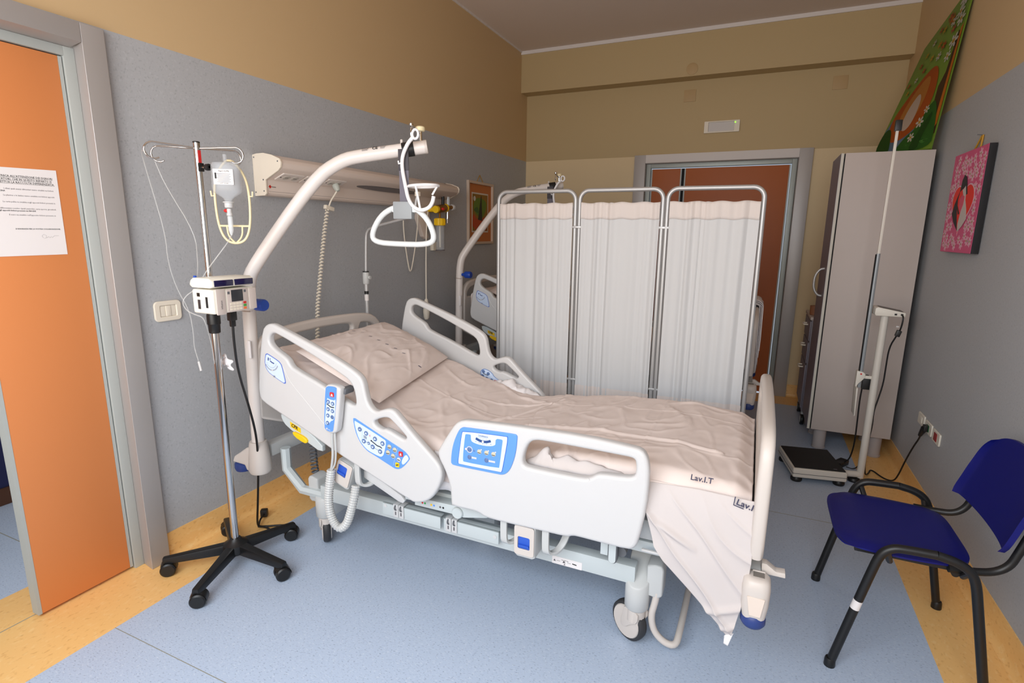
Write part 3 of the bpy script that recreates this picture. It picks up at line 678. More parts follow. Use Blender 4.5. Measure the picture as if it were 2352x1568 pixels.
        put(G().prism(FK, 'y', -.030, -.0225).prism(FK, 'y', .0225, .030).obj('fork', M_cream, h, bevel=.003))
    castor(-.292, 1.80, radians(-32), 1); castor(-1.79, 1.81, radians(-45), 1)
    castor(-.292, 2.46, radians(20), 0); castor(-1.79, 2.46, radians(70), 0)
    fw = G().box(-1.13, -1.02, 2.09, 2.14, .09, .26).obj('fifth_wheel_arm', M_frame, bed, bevel=.006)
    G().lathe([(.05, -.014), (.0565, -.01), (.0575, 0), (.0565, .01), (.05, .014)], (-1.10, 2.16, .058), 'y', 24).obj('tyre', M_black, fw, ang=60)
    G().lathe([(.048, -.017), (.048, .017)], (-1.10, 2.16, .058), 'y', 20).obj('wheel_disc', M_white, fw)
    pb = smooth_path([(-.222, 1.80, .232), (-.226, 1.80, .19), (-.238, 1.80, .13), (-.225, 1.80, .07), (-.185, 1.80, .035), (-.145, 1.805, .03), (-.138, 1.85, .05), (-.136, 2.12, .055), (-.138, 2.41, .05), (-.145, 2.455, .03), (-.185, 2.46, .035), (-.225, 2.46, .07), (-.238, 2.46, .13), (-.226, 2.46, .19), (-.222, 2.46, .232)], 2)
    G().tube(pb, .0125, 12).obj('brake_bar', M_cream, bed, ang=60)
    return bed
bed1 = build_bed()
DB = Vector((-.06, 2.04, .08))
DP = Vector((-.06, 2.00, 0))
bed2 = copy_tree(bed1, DB)
for c in bed2.children:      # the second bed is cranked up: its wheelbase stays on the floor
    if c.name.split('.')[0] in ('chassis_beam', 'cross_beam', 'actuator', 'actuator_motor', 'castor_housing', 'fifth_wheel_arm', 'brake_bar', 'accessory_rail', 'bag_hook', 'warning_label', 'lift_arm'): c.location.z -= .08
tag(bed2, 'second white hospital bed mostly hidden behind the folding screen', 'bed', 'hospital beds')
bed1['group'] = 'hospital beds'

# ------------------------------------------------------------------ mattress, sheets and pillow
def mtop(x):
    P = [(-2.0, .965), (-1.5, .795), (-1.2, .700), (-1.05, .667), (-.95, .666), (-.80, .688), (-.5, .720), (-.2, .732), (0, .715), (.045, .690)]
    if x <= P[0][0]: return P[0][1]
    for (a, za), (b, zb) in zip(P, P[1:]):
        if x <= b:
            t = (x-a)/(b-a); t = t*t*(3-2*t)*.4+t*.6; return za+(zb-za)*t
    return P[-1][1]
MY0, MY1 = 1.70, 2.545
def mattress(d, label, group):
    dx, dy, dz = d
    def fn(u, v):
        x = -1.985+2.03*u; a = v*2*pi
        yc, zc = (MY0+MY1)/2, mtop(x)-.07
        # rounded box section
        cy, cz = cos(a), sin(a); k = 1/max(abs(cy), abs(cz))
        y, z = cy*k, cz*k
        rnd = .10; y = max(-1, min(1, y*1.0)); z = max(-1, min(1, z))
        m_ = (abs(y)**8+abs(z)**8)**(1/8)
        return (x+dx, yc+dy+y/m_*(MY1-MY0)/2*.992, zc+dz+z/m_*.062)
    g = G().grid(fn, 40, 40)
    for e in (0, 40):
        g.f.append(tuple(e*41+j for j in range(40))[::1 if e else -1])
    return tag(g.obj('mattress', M_sheetw, ang=60), label, 'mattress', group)
mattress((0, 0, 0), 'mattress under the sheets of the front hospital bed', 'mattresses')
mattress(DB, 'mattress on the bed behind the folding screen', 'mattresses')
def wr(x, y, s, seed): return noise.noise(Vector((x*s, y*s*.6, seed)))
def fold(x, y, px, py, dx, dy, w):   # a soft crease through (px,py) along (dx,dy)
    d = ((x-px)*(-dy)+(y-py)*dx)/math.hypot(dx, dy); return math.exp(-(d/w)**2)
def sheet_z(x, y):
    z = mtop(x)
    e = max(0, (MY0+.05-y)/.05, (y-(MY1-.05))/.05)
    z -= .035*min(e, 1.3)**2
    z += .0045*wr(x, y, 5, 3)+.0035*wr(x, y, 13, 9)+.0015*wr(x, y, 30, 4)
    return z
def sheet_fn(x0, x1, lift, skirt0, skirt1, d=(0, 0, 0), seed=0):
    """sheet over the mattress, its two long edges turned down the sides by skirt (m)"""
    def fn(u, v):
        xa_ = x0(v) if callable(x0) else x0; x = xa_+(x1-xa_)*u
        a, b = .12, .88
        if v < a:
            t = 1-v/a; y = MY0-.012-.004*wr(x, t, 6, 2+seed); z = sheet_z(x, MY0)-skirt0*t
        elif v > b:
            t = (v-b)/(1-b); y = MY1+.012; z = sheet_z(x, MY1)-skirt1*t
        else:
            y = MY0-.012+(MY1-MY0+.024)*(v-a)/(b-a); z = sheet_z(x, y)
        n = .0
        if a < v < b:
            q = wr(x, y, 2.3, 60+seed); rdg = 1-min(1, abs(wr(x+.15*q, y*1.6+.2*q, 3.4, 21+seed))*7)
            rd2 = 1-min(1, abs(wr(x*1.4+.1*q, y*1.2-.15*q, 7.5, 33+seed))*6)
            n = .0060*rdg*rdg*(.4+.6*max(0, wr(x, y, 2, 7)+.4))+.0030*rd2*rd2
            n += .0028*(fold(x, y, -.32, 2.1, 0, 1, .004)+fold(x, y, -.5, 2.33, 1, 0, .004)+fold(x, y, -.5, 1.93, 1, .03, .005))*(x > -.85)
            n += .0035*(fold(x, y, -1.2, 2.12, 1, .0, .004)+fold(x, y, -1.28, 2.1, .1, 1, .004))*(x < -.8)
            n += (.010*fold(x, y, -1.02, 2.42, 1, -.45, .010)+.008*fold(x, y, -.98, 2.3, 1, .3, .008)+.008*fold(x, y, -.95, 2.15, .6, 1, .008))*math.exp(-((x+.98)/.16)**2)
            n += .009*fold(x, y, -.45, 1.985, 1, -.06, .009)*(x > -.84)*(x < -.05)
        return (x+d[0], y+d[1], z+lift+n+d[2])
    return fn
def cloth(name, fn, nu, nv, mt, th=.003, parent=None):
    o = G().grid(fn, nu, nv).obj(name, mt, parent, ang=80)
    md = o.modifiers.new('thickness', 'SOLIDIFY'); md.thickness = th; md.offset = 1
    return o
fs = cloth('fitted_sheet', sheet_fn(-1.975, -.70, .006, .10, .09), 190, 170, M_sheet)
tag(fs, 'creased pale pink sheet on the raised head half of the front bed', 'bed sheet')
ds = thing('draw_sheet', 'pale pink sheet on the foot half of the front bed, one corner hanging down', 'bed sheet', (-.4, 2.12, .72))
cloth('cloth', sheet_fn(lambda v: -.83+.018*sin(v*19)+.012*sin(v*7+1), .052,   .0105, .05, .09, (0, 0, 0), 5), 150, 170, M_sheet, .004, ds)
M_drape = grain(mat('cotton_sheet_darkened', (204, 196, 193), .85, spec=.2), 900, .15, .0006)  # sheet cotton coloured darker to tone down the window light falling on it
# corner hanging down over the near side at the foot
def drape(s, t):
    tx = -.262+.322*s; bx, bz = None, None
    L = [(-.254, .61), (-.224, .50), (-.191, .454), (-.095, .363), (-.044, .316), (-.008, .28), (.016, .25), (.024, .222)]
    f = s*(len(L)-1); i = min(int(f), len(L)-2); q = f-i
    bx = L[i][0]*(1-q)+L[i+1][0]*q; bz = L[i][1]*(1-q)+L[i+1][1]*q
    z0 = .712-.012*abs(s-.5)
    x = tx+(bx-tx)*t; z = z0+(bz-z0)*t
    x += .022*sin(pi*t)*s*s
    y = 1.684-.030*(1-math.exp(-t*5))
    d1 = (x-.02)*.75+(z-.45)*.65            # diagonal coordinate of the long creases
    y += .012*sin(d1*24+.6)*t*(1-.3*t)+.010*noise.noise(Vector((x*7, z*7, 3)))*t
    y -= .010*(1-min(1, abs(noise.noise(Vector((d1*9+.3*x, (x-z)*3, 8))))*5))**2*min(1, t*3)
    y -= .012*math.exp(-((z-.335-.35*(x-.0))/.012)**2)*(x > -.08)*t+.010*math.exp(-((z-.27-.5*x)/.010)**2)*(x > -.05)*t
    y -= .014*math.exp(-((z-.575+.55*(x+.2))/.012)**2)*max(0, 1-((x+.17)/.08)**2)
    return (x, y, z)
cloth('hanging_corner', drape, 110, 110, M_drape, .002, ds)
# turned-back inside of the hanging tip
cloth('turned_tip', lambda u, v: (.012+.026*u*(1-.5*v), 1.652-.006*u, .218+.05*(1-v)*(.6+.4*u)), 6, 8, M_sheetw, .0015, ds)
# laundry marks printed on the sheet
M_mark = mat('laundry_ink', (60, 60, 84), .8)
text('laundry_mark', 'Lav.I.T', .026, Matrix.Translation((-.133, 1.694, .7345)) @ Matrix.Rotation(radians(-3), 4, 'Z') @ Matrix.Rotation(radians(50), 4, 'X'), M_mark, ds, bold=.0004)
text('laundry_mark', 'Lav.It', .028, FY(1.672) @ Matrix.Translation((.006, .692, 0)), M_mark, ds, bold=.0004, rot=radians(-14))
plate('laundry_mark', stroke([(.004, .716), (.001, .688), (.03, .681)], .003), M_mark, FY(1.672), .0006, parent=ds)
# crumpled white cloth squeezed along the far rail and in the near foot rail window
def ridge_cloth(path, w, h, seed, base):
    def fn(u, v):
        f = u*(len(path)-1); i = min(int(f), len(path)-2); q = f-i
        c = Vector(path[i])*(1-q)+Vector(path[i+1])*q
        a = pi*v; e = sin(pi*u)**.45
        y = c.y-w*cos(a)*e; z = c.z+(base[1] if False else 0)+h(u)*sin(a)*e
        k = noise.noise(Vector((u*9, v*3, seed)))*.016+noise.noise(Vector((u*23, v*5, seed+4)))*.007
        return (c.x+k*.7, y+k*.5*w/.03, z+k*e)
    return fn
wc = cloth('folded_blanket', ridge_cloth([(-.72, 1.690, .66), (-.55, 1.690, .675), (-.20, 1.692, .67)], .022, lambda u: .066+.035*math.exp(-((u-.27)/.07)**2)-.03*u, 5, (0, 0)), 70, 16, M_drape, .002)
tag(wc, 'white blanket edge bunched behind the window of the foot side rail', 'blanket')
wc2 = cloth('crumpled_cloth', ridge_cloth([(-1.27, 2.55, .690), (-1.16, 2.55, .672), (-.98, 2.545, .650)], .05, lambda u: .026+.018*math.exp(-((u-.5)/.2)**2), 15, (0, 0)), 70, 20, M_sheetw, .002)
tag(wc2, 'crumpled white cloth tucked under the far head rail of the front bed', 'cloth')
sc_ = cloth('sheet_side', lambda u, v: (-1.09+.17*u, 1.688-.006*sin(u*14), .66-.16*v), 14, 8, M_sheetw, .002)
tag(sc_, 'white sheet side showing in the gap between the two near side rails', 'bed sheet')
# pillow
def make_pillow(d, label, group):
    dy = d[1]; d = Vector(d)
    A, Bc, Cc, Dd = Vector((-1.365, 1.71, .806)), Vector((-1.505, 2.49, .822)), Vector((-1.97, 2.545, .975)), Vector((-1.86, 1.76, .965))
    def base(u, v): return (A*(1-u)*(1-v)+Dd*u*(1-v)+Bc*(1-u)*v+Cc*u*v)
    def side(sg):
        def fn(u, v):
            U, V = u*2-1, v*2-1
            p = base(u, v)
            pin = .035*(1-abs(U)**2)*(abs(V)**6)+.0
            h = ((1-abs(U)**3.2)*(1-abs(V)**3.2))**.55
            q = .006*wr(u*2.2, v*3, 3, 31)+.003*wr(u*5, v*7, 3, 11)+.007*(1-min(1, abs(wr(u*1.5-v*1.1, v*.9+u*.6, 3, 71))*6))**2+.004*(1-min(1, abs(wr(u*2.5+v*.7, v*2.2, 3, 91))*6))**2
            z = h*(.056 if sg > 0 else .034)+q*h*.9*(sg > 0)
            nrm = Vector((.32, 0, .95))
            return p+nrm*(z*sg)+d
        return fn
    g = G(); g.grid(side(1), 90, 120); g.grid(side(-1), 20, 26, True)
    pl_ = thing('pillow', label, 'pillow', tuple(Vector((-1.67, 2.12, .92))+d), group)
    o = g.obj('pillow_case', M_sheet, pl_, ang=80)
    if dy == 0:
        top = side(1)
        for k in range(9):     # dotted laundry print running across the case
            u = .93-.108*k; v = .50+.006*k
            if k == 7: continue
            p = top(u, v); q = top(u-.030, v+.012)
            up = Vector((.28, 0, .96))*.0025
            w = Vector((.25, .95, 0)).normalized()*.006
            P = [Vector(p)+up-w*.5, Vector(q)+up-w*.5, Vector(q)+up+w*.5, Vector(p)+up+w*.5]
            G().add(P, [(0, 1, 2, 3)]).obj('laundry_mark', M_mark, pl_, smooth=False)
        # hem line
    return pl_
make_pillow((0, 0, 0), 'pale pink pillow at the raised head of the front bed', 'pillows')
make_pillow(DB, 'pillow on the hidden bed behind the folding screen', 'pillows')
fs2 = cloth('fitted_sheet', sheet_fn(-1.975, .05, .006, .10, .09, DB), 60, 40, M_sheet); tag(fs2, 'sheet on the bed behind the folding screen', 'bed sheet')
# white blanket folded in layers over the foot board of the second bed
bk = thing('folded_blanket', 'white folded blanket hung over the foot of the bed behind the screen', 'blanket', (.04, 4.2, .9))
for k in range(4):
    r = .022+.0055*k; zt = .945
    path = [(.078-r*cos(a)*1.0, zt+r*sin(a)) for a in [pi*i/10 for i in range(11)]]
    prof = [(path[0][0], .72)] + path + [(path[-1][0]+.004, .70-.06*k*.3), (path[-1][0]+.010-.004*k, .50+.05*k)]
    def fn(u, v, prof=prof, k=k):
        f = u*(len(prof)-1); i = min(int(f), len(prof)-2); q = f-i
        x = prof[i][0]*(1-q)+prof[i+1][0]*q; z = prof[i][1]*(1-q)+prof[i+1][1]*q
        y = 3.97+.42*v
        return (x-.06+.004*sin(y*22+k)*(u > .7), y, z+.08+.006*sin(y*9+k))
    cloth('blanket_layer', fn, 40, 16, M_sheetw, .004, bk)

# ------------------------------------------------------------------ lifting poles, trapeze handles, bottle baskets
def lifting_pole(label):
    p = thing('lifting_pole', label, 'lifting pole', (-2.07, 1.70, .5), 'lifting poles on the beds')
    path = smooth_path([(-2.075, 1.70, .50), (-2.068, 1.703, 1.10), (-2.060, 1.706, 1.27), (-2.03, 1.722, 1.345), (-1.80, 1.87, 1.715), (-1.70, 1.935, 1.80), (-1.62, 1.985, 1.822), (-1.387, 2.125, 1.866)], 2)
    G().tube(path, .0285, 16).obj('pole', mat('pole_white', (226, 218, 212), .3), p, ang=60)
    G().cyl((-1.392, 2.122, 1.8655), (-1.380, 2.129, 1.8675), .0295, 18).obj('end_cap', M_cream, p, bevel=.003)
    G().cyl((-2.0675, 1.703, 1.140), (-2.067, 1.703, 1.146), .0297, 18).obj('joint_ring', mat('ring_tan', (176, 158, 146), .5), p)
    kn = G().lathe([(.012, 0), (.012, .028), (.025, .028), (.027, .034), (.027, .072), (.023, .080)], (-2.040, 1.70, 1.172), 'x', 16).obj('knob', M_knob, p, ang=40)
    G().box(-2.052, -2.036, 1.668, 1.674, .93, 1.01).obj('serial_label', M_paper, p, bevel=.001)
    d = Vector((.233, .14, .044)).normalized()
    # CE mark printed on the arm
    side = Vector((d.y, -d.x, 0)).normalized(); up = side.cross(d) * -1
    if up.z < 0: up = -up
    o = Vector((-1.665, 1.957, 1.8125))
    nrm = (side*.82+up*.57).normalized(); upp = (up*.82-side*.57).normalized()
    Mx = Matrix((d, upp, nrm)).transposed().to_4x4(); Mx.translation = o+nrm*.0292+d*.10
    text('lettering', 'CE', .020, Mx, M_ink, p, bold=.0003)
    for k, z in enumerate((.012, .006, 0)):
        for x0, x1 in ((-.045, -.012), (.035, .062)):
            q = [Mx @ Vector((x0, z, .0002)), Mx @ Vector((x1-.004*k, z, .0002)), Mx @ Vector((x1-.004*k, z+.002, .0002)), Mx @ Vector((x0, z+.002, .0002))]
            G().add(q, [(0, 1, 2, 3)]).obj('print_line', M_inkg, p, smooth=False)
    G().lathe([(.006, 0), (.006, .02), (.004, .022)], (-1.475, 2.07, 1.872), 'z', 10).obj('stop_pin', M_cream, p)
    # hook eye screwed on the top of the pole end
    c = Vector((-1.405, 2.112, 1.89))
    hk = G().cyl(c, c+Vector((.0, 0, .045)), .008, 10).obj('hook_post', M_chrome, p)
    G().lathe([(.018, .040), (.021, .043), (.021, .056), (.017, .060)], tuple(c), 'z', 12).obj('clamp_knob', M_holder, p)
    G().tube(smooth_path([c+Vector((0, -.01, .03)), c+Vector((-.01, -.03, .045)), c+Vector((-.012, -.05, .055)), c+Vector((-.012, -.055, .02)), c+Vector((-.012, -.05, .005))]), .004, 8).obj('hook', M_chrome, p)
    G().lathe([(.004, 0), (.009, .004), (.009, .012), (.004, .016)], tuple(c+Vector((-.012, -.05, .052))), 'z', 12).obj('hook_end', M_chrome, p)
    return p
lp1 = lifting_pole('thick white bent lifting pole at the head of the front bed')
lp2 = copy_tree(lp1, DP); lp2['label'] = 'white bent lifting pole of the bed behind the folding screen'
def trapeze(label):
    t = thing('trapeze_handle', label, 'trapeze handle', (-1.46, 2.08, 1.6), 'trapeze handles on the lifting poles')
    c = Vector((-1.452, 2.085, 1.853)); d = Vector((.233, .14, .044)).normalized()
    G().cyl(c-d*.026, c+d*.026, .0315, 18).obj('clamp_band', M_black, t, bevel=.002)
    G().box(c.x-.024, c.x+.024, c.y-.040, c.y-.034, 1.76, 1.85, ('Z', radians(14))).obj('strap_sleeve', mat('strap_grey', (70, 66, 70), .7), t, bevel=.002)
    G().box(c.x-.022, c.x+.022, c.y-.0375, c.y-.0350, 1.60, 1.765, ('Z', radians(12))).obj('strap', mat('strap_web', (112, 108, 118), .8), t)
    G().box(-1.502, -1.414, 2.03, 2.068, 1.552, 1.628, ('Z', radians(12))).obj('adjuster', mat('adjuster_grey', (150, 154, 156), .5), t, bevel=.005)
    R = Matrix.Translation((-1.458, 2.05, 0)) @ Matrix.Rotation(radians(8), 4, 'Z')
    tri = [(-.085, 1.565), (-.14, 1.52), (-.165, 1.465), (-.15, 1.44), (-.10, 1.428), (.08, 1.428), (.125, 1.44), (.142, 1.465), (.12, 1.53), (.072, 1.595), (.04, 1.612), (-.03, 1.60)]
    pts = [R @ Vector((x, 0, z+.03)) for x, z in chaikin([(-.05, 1.575), (-.12, 1.535), (-.168, 1.455), (-.150, 1.418), (-.03, 1.412), (.115, 1.412), (.150, 1.440), (.115, 1.525), (.045, 1.578)], 2)]
    G().tube(pts, .0125, 12, closed=True).obj('handle', mat('handle_white', (228, 232, 232), .35), t, ang=60)
    G().box(-1.512, -1.388, 2.042, 2.058, 1.582, 1.600, ('Z', radians(8))).obj('crossbar', mat('handle_white', (228, 232, 232), .35), t, bevel=.003)
    return t
tz1 = trapeze('white triangular trapeze handle on a grey strap above the front bed')
tz2 = copy_tree(tz1, DP); tz2['label'] = 'trapeze strap hanging behind the curtain of the folding screen'
def basket(label):
    b = thing('bottle_basket', label, 'bottle holder', (-1.41, 2.05, 1.75), 'bottle holders hung on the lifting poles')
    M_b = mat('basket_white', (242, 240, 240), .35)
    P = smooth_path([(-1.393, 2.035, 1.892), (-1.42, 2.035, 1.868), (-1.448, 2.035, 1.82), (-1.452, 2.035, 1.77), (-1.435, 2.035, 1.69), (-1.424, 2.035, 1.64), (-1.40, 2.035, 1.605), (-1.36, 2.035, 1.588), (-1.318, 2.035, 1.598), (-1.298, 2.035, 1.622), (-1.292, 2.035, 1.648)], 2)
    G().tube(P, [.0085]*len(P), 8).obj('frame_arm', M_b, b, ang=60)
    G().tube([(-1.379+.015*cos(a), 2.035, 1.905+.019*sin(a)) for a in [2*pi*i/20 for i in range(20)]], .0055, 8, closed=True).obj('eye', M_b, b, ang=60)
    G().tube([(-1.362+.068*cos(a), 2.065+.055*sin(a), 1.694+.002*cos(a)) for a in [2*pi*i/32 for i in range(32)]], .0065, 8, closed=True).obj('ring', M_b, b, ang=60)
    G().tube([(-1.367, 2.012, 1.69), (-1.358, 2.03, 1.592)], .005, 8).obj('strut', M_b, b)
    G().tube([(-1.453, 2.035, 1.79), (-1.468, 2.035, 1.788), (-1.47, 2.035, 1.80)], .004, 6).obj('peg', M_b, b)
    G().tube([(-1.297, 2.07, 1.69), (-1.315, 2.06, 1.655)], .0045, 6).obj('strut', M_b, b)
    return b
bk1 = basket('white plastic bottle holder hooked on the pole end above the front bed')
bk2 = copy_tree(bk1, DP+Vector((.03, 0, 0))); bk2['label'] = 'cream bottle holder hung on the pole behind the folding screen'

def ribbed(path, r, dr, n_rib, n=12):
    """corrugated hose: radius swings along the path"""
    P = [Vector(p) for p in path]; L = [0]
    for a, b in zip(P, P[1:]): L.append(L[-1]+(b-a).length)
    N = n_rib*2; pts = []
    for i in range(N+1):
        d = L[-1]*i/N; k = max(j for j in range(len(L)) if L[j] <= d+1e-9); k = min(k, len(P)-2)
        pts.append(P[k]+(P[k+1]-P[k])*((d-L[k])/(L[k+1]-L[k])))
    return pts, [r+dr*(i % 2) for i in range(N+1)]
# ------------------------------------------------------------------ hand control on the near rail
hc = thing('hand_control', 'white and blue hand control hung on the near head rail of the front bed', 'remote control', (-1.50, 1.595, .70))
RM = [(-1.528,.883),(-1.52,.895),(-1.505,.901),(-1.475,.9),(-1.451,.893),(-1.447,.88),(-1.475,.717),(-1.485,.7),(-1.507,.693),(-1.533,.697),(-1.547,.712)]
plate('body', RM, M_white, FY(1.597), .036, bev=.009, parent=hc, sm=1, res=3)
RB = [(-1.523,.881),(-1.513,.892),(-1.498,.895),(-1.473,.895),(-1.462,.889),(-1.492,.712),(-1.503,.702),(-1.529,.705),(-1.541,.718)]
ff = plate('face', RB, M_blue, FY(1.5783), .0012, parent=hc, sm=1)
plate('key_field', [(-1.517,.846),(-1.505,.840),(-1.478,.838),(-1.472,.847),(-1.479,.784),(-1.487,.756),(-1.505,.748),(-1.514,.733),(-1.532,.728),(-1.534,.744)], M_bluel, FY(1.5775), .0008, parent=ff, sm=1)
for i, p in enumerate(((-1.510,.829),(-1.488,.824),(-1.513,.798),(-1.491,.793),(-1.516,.771),(-1.494,.767),(-1.520,.739))):
    button(p, 1.577, .0085, M_btn, ff); 
    if i != 5: arrow(p, 1.5746, .0085, i in (0, 1, 4), M_bluel, ff)
plate('call_key', rrect(-1.5, -1.479, .852, .871, .004), M_red, FY(1.577), .0016, parent=ff)
plate('figure', [(-1.4955,.855),(-1.4835,.855),(-1.487,.865),(-1.492,.865)], M_white, FY(1.5758), .0006, parent=ff)
plate('figure', stroke(chaikin([(-1.519,.819),(-1.509,.815),(-1.499,.808),(-1.482,.809)], 2, False), .004), M_ink, FY(1.5768), .0006, parent=ff)
plate('figure', rrect(-1.530, -1.523, .710, .717, .001), M_white, FY(1.5775), .0006, parent=ff)
plate('line', stroke([(-1.521,.7115),(-1.509,.709)], .002), M_white, FY(1.5775), .0005, parent=ff)
G().box(-1.463, -1.440, 1.600, 1.652, .862, .886, ('Y', radians(15))).obj('hook', M_greyd, hc, bevel=.003)
cd = G().tube(smooth_path([(-1.515, 1.597, .70), (-1.522, 1.597, .66), (-1.522, 1.60, .60), (-1.536, 1.605, .545), (-1.55, 1.612, .515)]), [.009]*2+[.006]*60 if False else .0055, 8).obj('cord', M_grey, hc)
G().tube(smooth_path([(-1.505, 1.597, .70), (-1.506, 1.60, .62), (-1.518, 1.606, .55), (-1.546, 1.612, .516)]), .004, 8).obj('cord', M_grey, hc)
hp = smooth_path([(-1.549, 1.612, .516), (-1.558, 1.607, .45), (-1.566, 1.603, .385), (-1.560, 1.600, .325), (-1.540, 1.60, .280), (-1.508, 1.602, .258), (-1.478, 1.61, .285), (-1.463, 1.62, .34), (-1.452, 1.632, .40), (-1.450, 1.645, .452)], 2)
pp, rr = ribbed(hp, .0155, .0035, 46, 12)
G().tube(pp, rr, 12).obj('ribbed_hose', M_grey, hc, ang=20)

# ------------------------------------------------------------------ drip stand
ivx, ivy = -2.044, 1.51
iv = thing('drip_stand', 'chrome drip stand on a black five-star base beside the bed', 'drip stand', (ivx, ivy, 0))
G().cyl((ivx, ivy, .10), (ivx, ivy, 1.085), .0158, 20).obj('pole', M_chrome, iv, ang=60)
G().cyl((ivx, ivy, 1.085), (ivx, ivy, 1.83), .0126, 20).obj('upper_pole', M_chrome, iv, ang=60)
G().lathe([(.013, 1.828), (.0132, 1.832), (.010, 1.834)], (ivx, ivy, 0), 'z', 18).obj('pole_cap', M_black, iv)
G().lathe([(.018, 1.072), (.0225, 1.075), (.0235, 1.108), (.026, 1.112), (.026, 1.148), (.023, 1.160), (.022, 1.17)], (ivx, ivy, 0), 'z', 18).obj('collar', M_black, iv, ang=30)
G().lathe([(.052, .065), (.056, .078), (.052, .105), (.030, .118), (.022, .130), (.017, .130)], (ivx, ivy, 0), 'z', 24).obj('hub', M_black, iv, ang=40)
for cx, cy in ((-2.245, 1.325), (-1.939, 1.245), (-1.770, 1.514), (-1.975, 1.764), (-2.292, 1.658)):
    d = Vector((cx-ivx, cy-ivy, 0)); Ln = d.length; d.normalize(); s = Vector((-d.y, d.x, 0))
    def q(t, w, z): return Vector((ivx, ivy, 0))+d*t+s*w+Vector((0, 0, z))
    vs = [q(.03, -.024, .064), q(.03, .024, .064), q(.03, .020, .108), q(.03, -.020, .108), q(Ln+.018, -.016, .056), q(Ln+.018, .016, .056), q(Ln+.018, .013, .084), q(Ln+.018, -.013, .084)]
    lg = G().add(vs, [(0, 1, 2, 3), (7, 6, 5, 4), (0, 4, 5, 1), (1, 5, 6, 2), (2, 6, 7, 3), (3, 7, 4, 0)]).obj('leg', M_black, iv, bevel=.006)
    c = Vector((cx, cy, .031)); a = random.uniform(-.95, -.25); ax = Vector((cos(a), sin(a), 0)); bx = Vector((-ax.y, ax.x, 0))
    for sg in (-1, 1):
        g = G().tube([c+ax*sg*.006, c+ax*sg*.010, c+ax*sg*.023, c+ax*sg*.028], [.030, .031, .031, .025], 22)
        g.obj('castor_wheel', M_black, lg, ang=40)
    G().tube([c+ax*-.025, c+ax*.025], .008, 10).cyl(c+Vector((0, 0, .004)), c+Vector((0, 0, .040)), .008, 10).obj('castor_stem', M_black, lg)
    hood = G(); n = 12; vs = []
    for sg in (-.024, .024):
        for i in range(n+1):
            t = pi*(-.05+.85*i/n); vs.append(c+ax*sg+bx*(.034*cos(t))+Vector((0, 0, .034*sin(t))))
    hood.add(vs, [(i, i+1, n+2+i, n+1+i) for i in range(n)]).obj('castor_hood', M_black, lg)
for a, ln in ((252, .185), (208, .18), (28, .18), (72, .17)):
    d = Vector((cos(radians(a)), sin(radians(a)), 0)); o = Vector((ivx, ivy, 1.808))
    pts = [o+d*.010, o+d*(ln-.035)+Vector((0, 0, .006))]
    pts += [o+d*(ln-.035+.030*sin(t))+Vector((0, 0, -.024+.030*cos(t))) for t in [radians(k) for k in range(15, 240, 25)]]
    G().tube(pts, .0035, 8).obj('hook', M_chrome, iv, ang=60)
ck = G().cyl((ivx+.012, ivy, 1.735), (ivx+.062, ivy, 1.735), .0045, 10).obj('clamp_screw', M_chrome, iv)
G().lathe([(.012, .044), (.013, .048), (.013, .060), (.010, .062)], (ivx, ivy, 1.735), 'x', 12).obj('clamp_knob', M_black, ck)
G().box(ivx+.010, ivx+.020, ivy-.010, ivy+.010, 1.72, 1.752).obj('clamp_block', M_black, ck, bevel=.002)
G().box(ivx+.0120, ivx+.0135, ivy-.006, ivy+.006, 1.752, 1.80).obj('red_tag', M_red, iv)

# drip bottle
bt = thing('drip_bottle', 'upturned clear plastic drip bottle with a white label hung on the drip stand', 'bottle', (-1.93, 1.54, 1.6))
R8 = Matrix.Translation((-1.93, 1.54, 0)) @ Matrix.Rotation(radians(35), 4, 'Z') @ Matrix.Translation((1.93, -1.54, 0))
def turn(o, R=R8): o.data.transform(R); return o
bb = turn(ell([(.012, 1.606), (.018, 1.618), (.050, 1.640), (.054, 1.655), (.052, 1.740), (.046, 1.752), (.030, 1.756)], (-1.93, 1.54), .55).obj('bottle', M_bottle, bt, ang=40))
lbl = turn(plate('label', rrect(-1.968, -1.896, 1.668, 1.726, .002), M_paper, FY(1.5085), .0008, parent=bt))
turn(text('lettering', 'NaCl 0,9%', .009, FY(1.5079) @ Matrix.Translation((-1.948, 1.7155, 0)), M_ink, lbl))
for k in range(7):
    turn(plate('print_line', stroke([(-1.955+.002*(k % 3), 1.7085-.005*k), (-1.905-.004*(k % 2), 1.7085-.005*k)], .0012), M_inkg, FY(1.5079), .0004, parent=lbl))
turn(plate('barcode', rrect(-1.962, -1.956, 1.690, 1.712, .0005), M_ink, FY(1.5078), .0004, parent=lbl))
turn(text('lettering', 'LOT  SCAD', .006, FY(1.5079) @ Matrix.Translation((-1.945, 1.671, 0)), M_ink, lbl))
G().lathe([(.014, 1.582), (.016, 1.586), (.016, 1.600), (.021, 1.602), (.021, 1.605), (.012, 1.607)], (-1.93, 1.54, 0), 'z', 18).obj('cap', M_white, bt)
G().box(-1.937, -1.923, 1.536, 1.544, 1.752, 1.785).obj('hanging_tab', M_bottle, bt, bevel=.002)
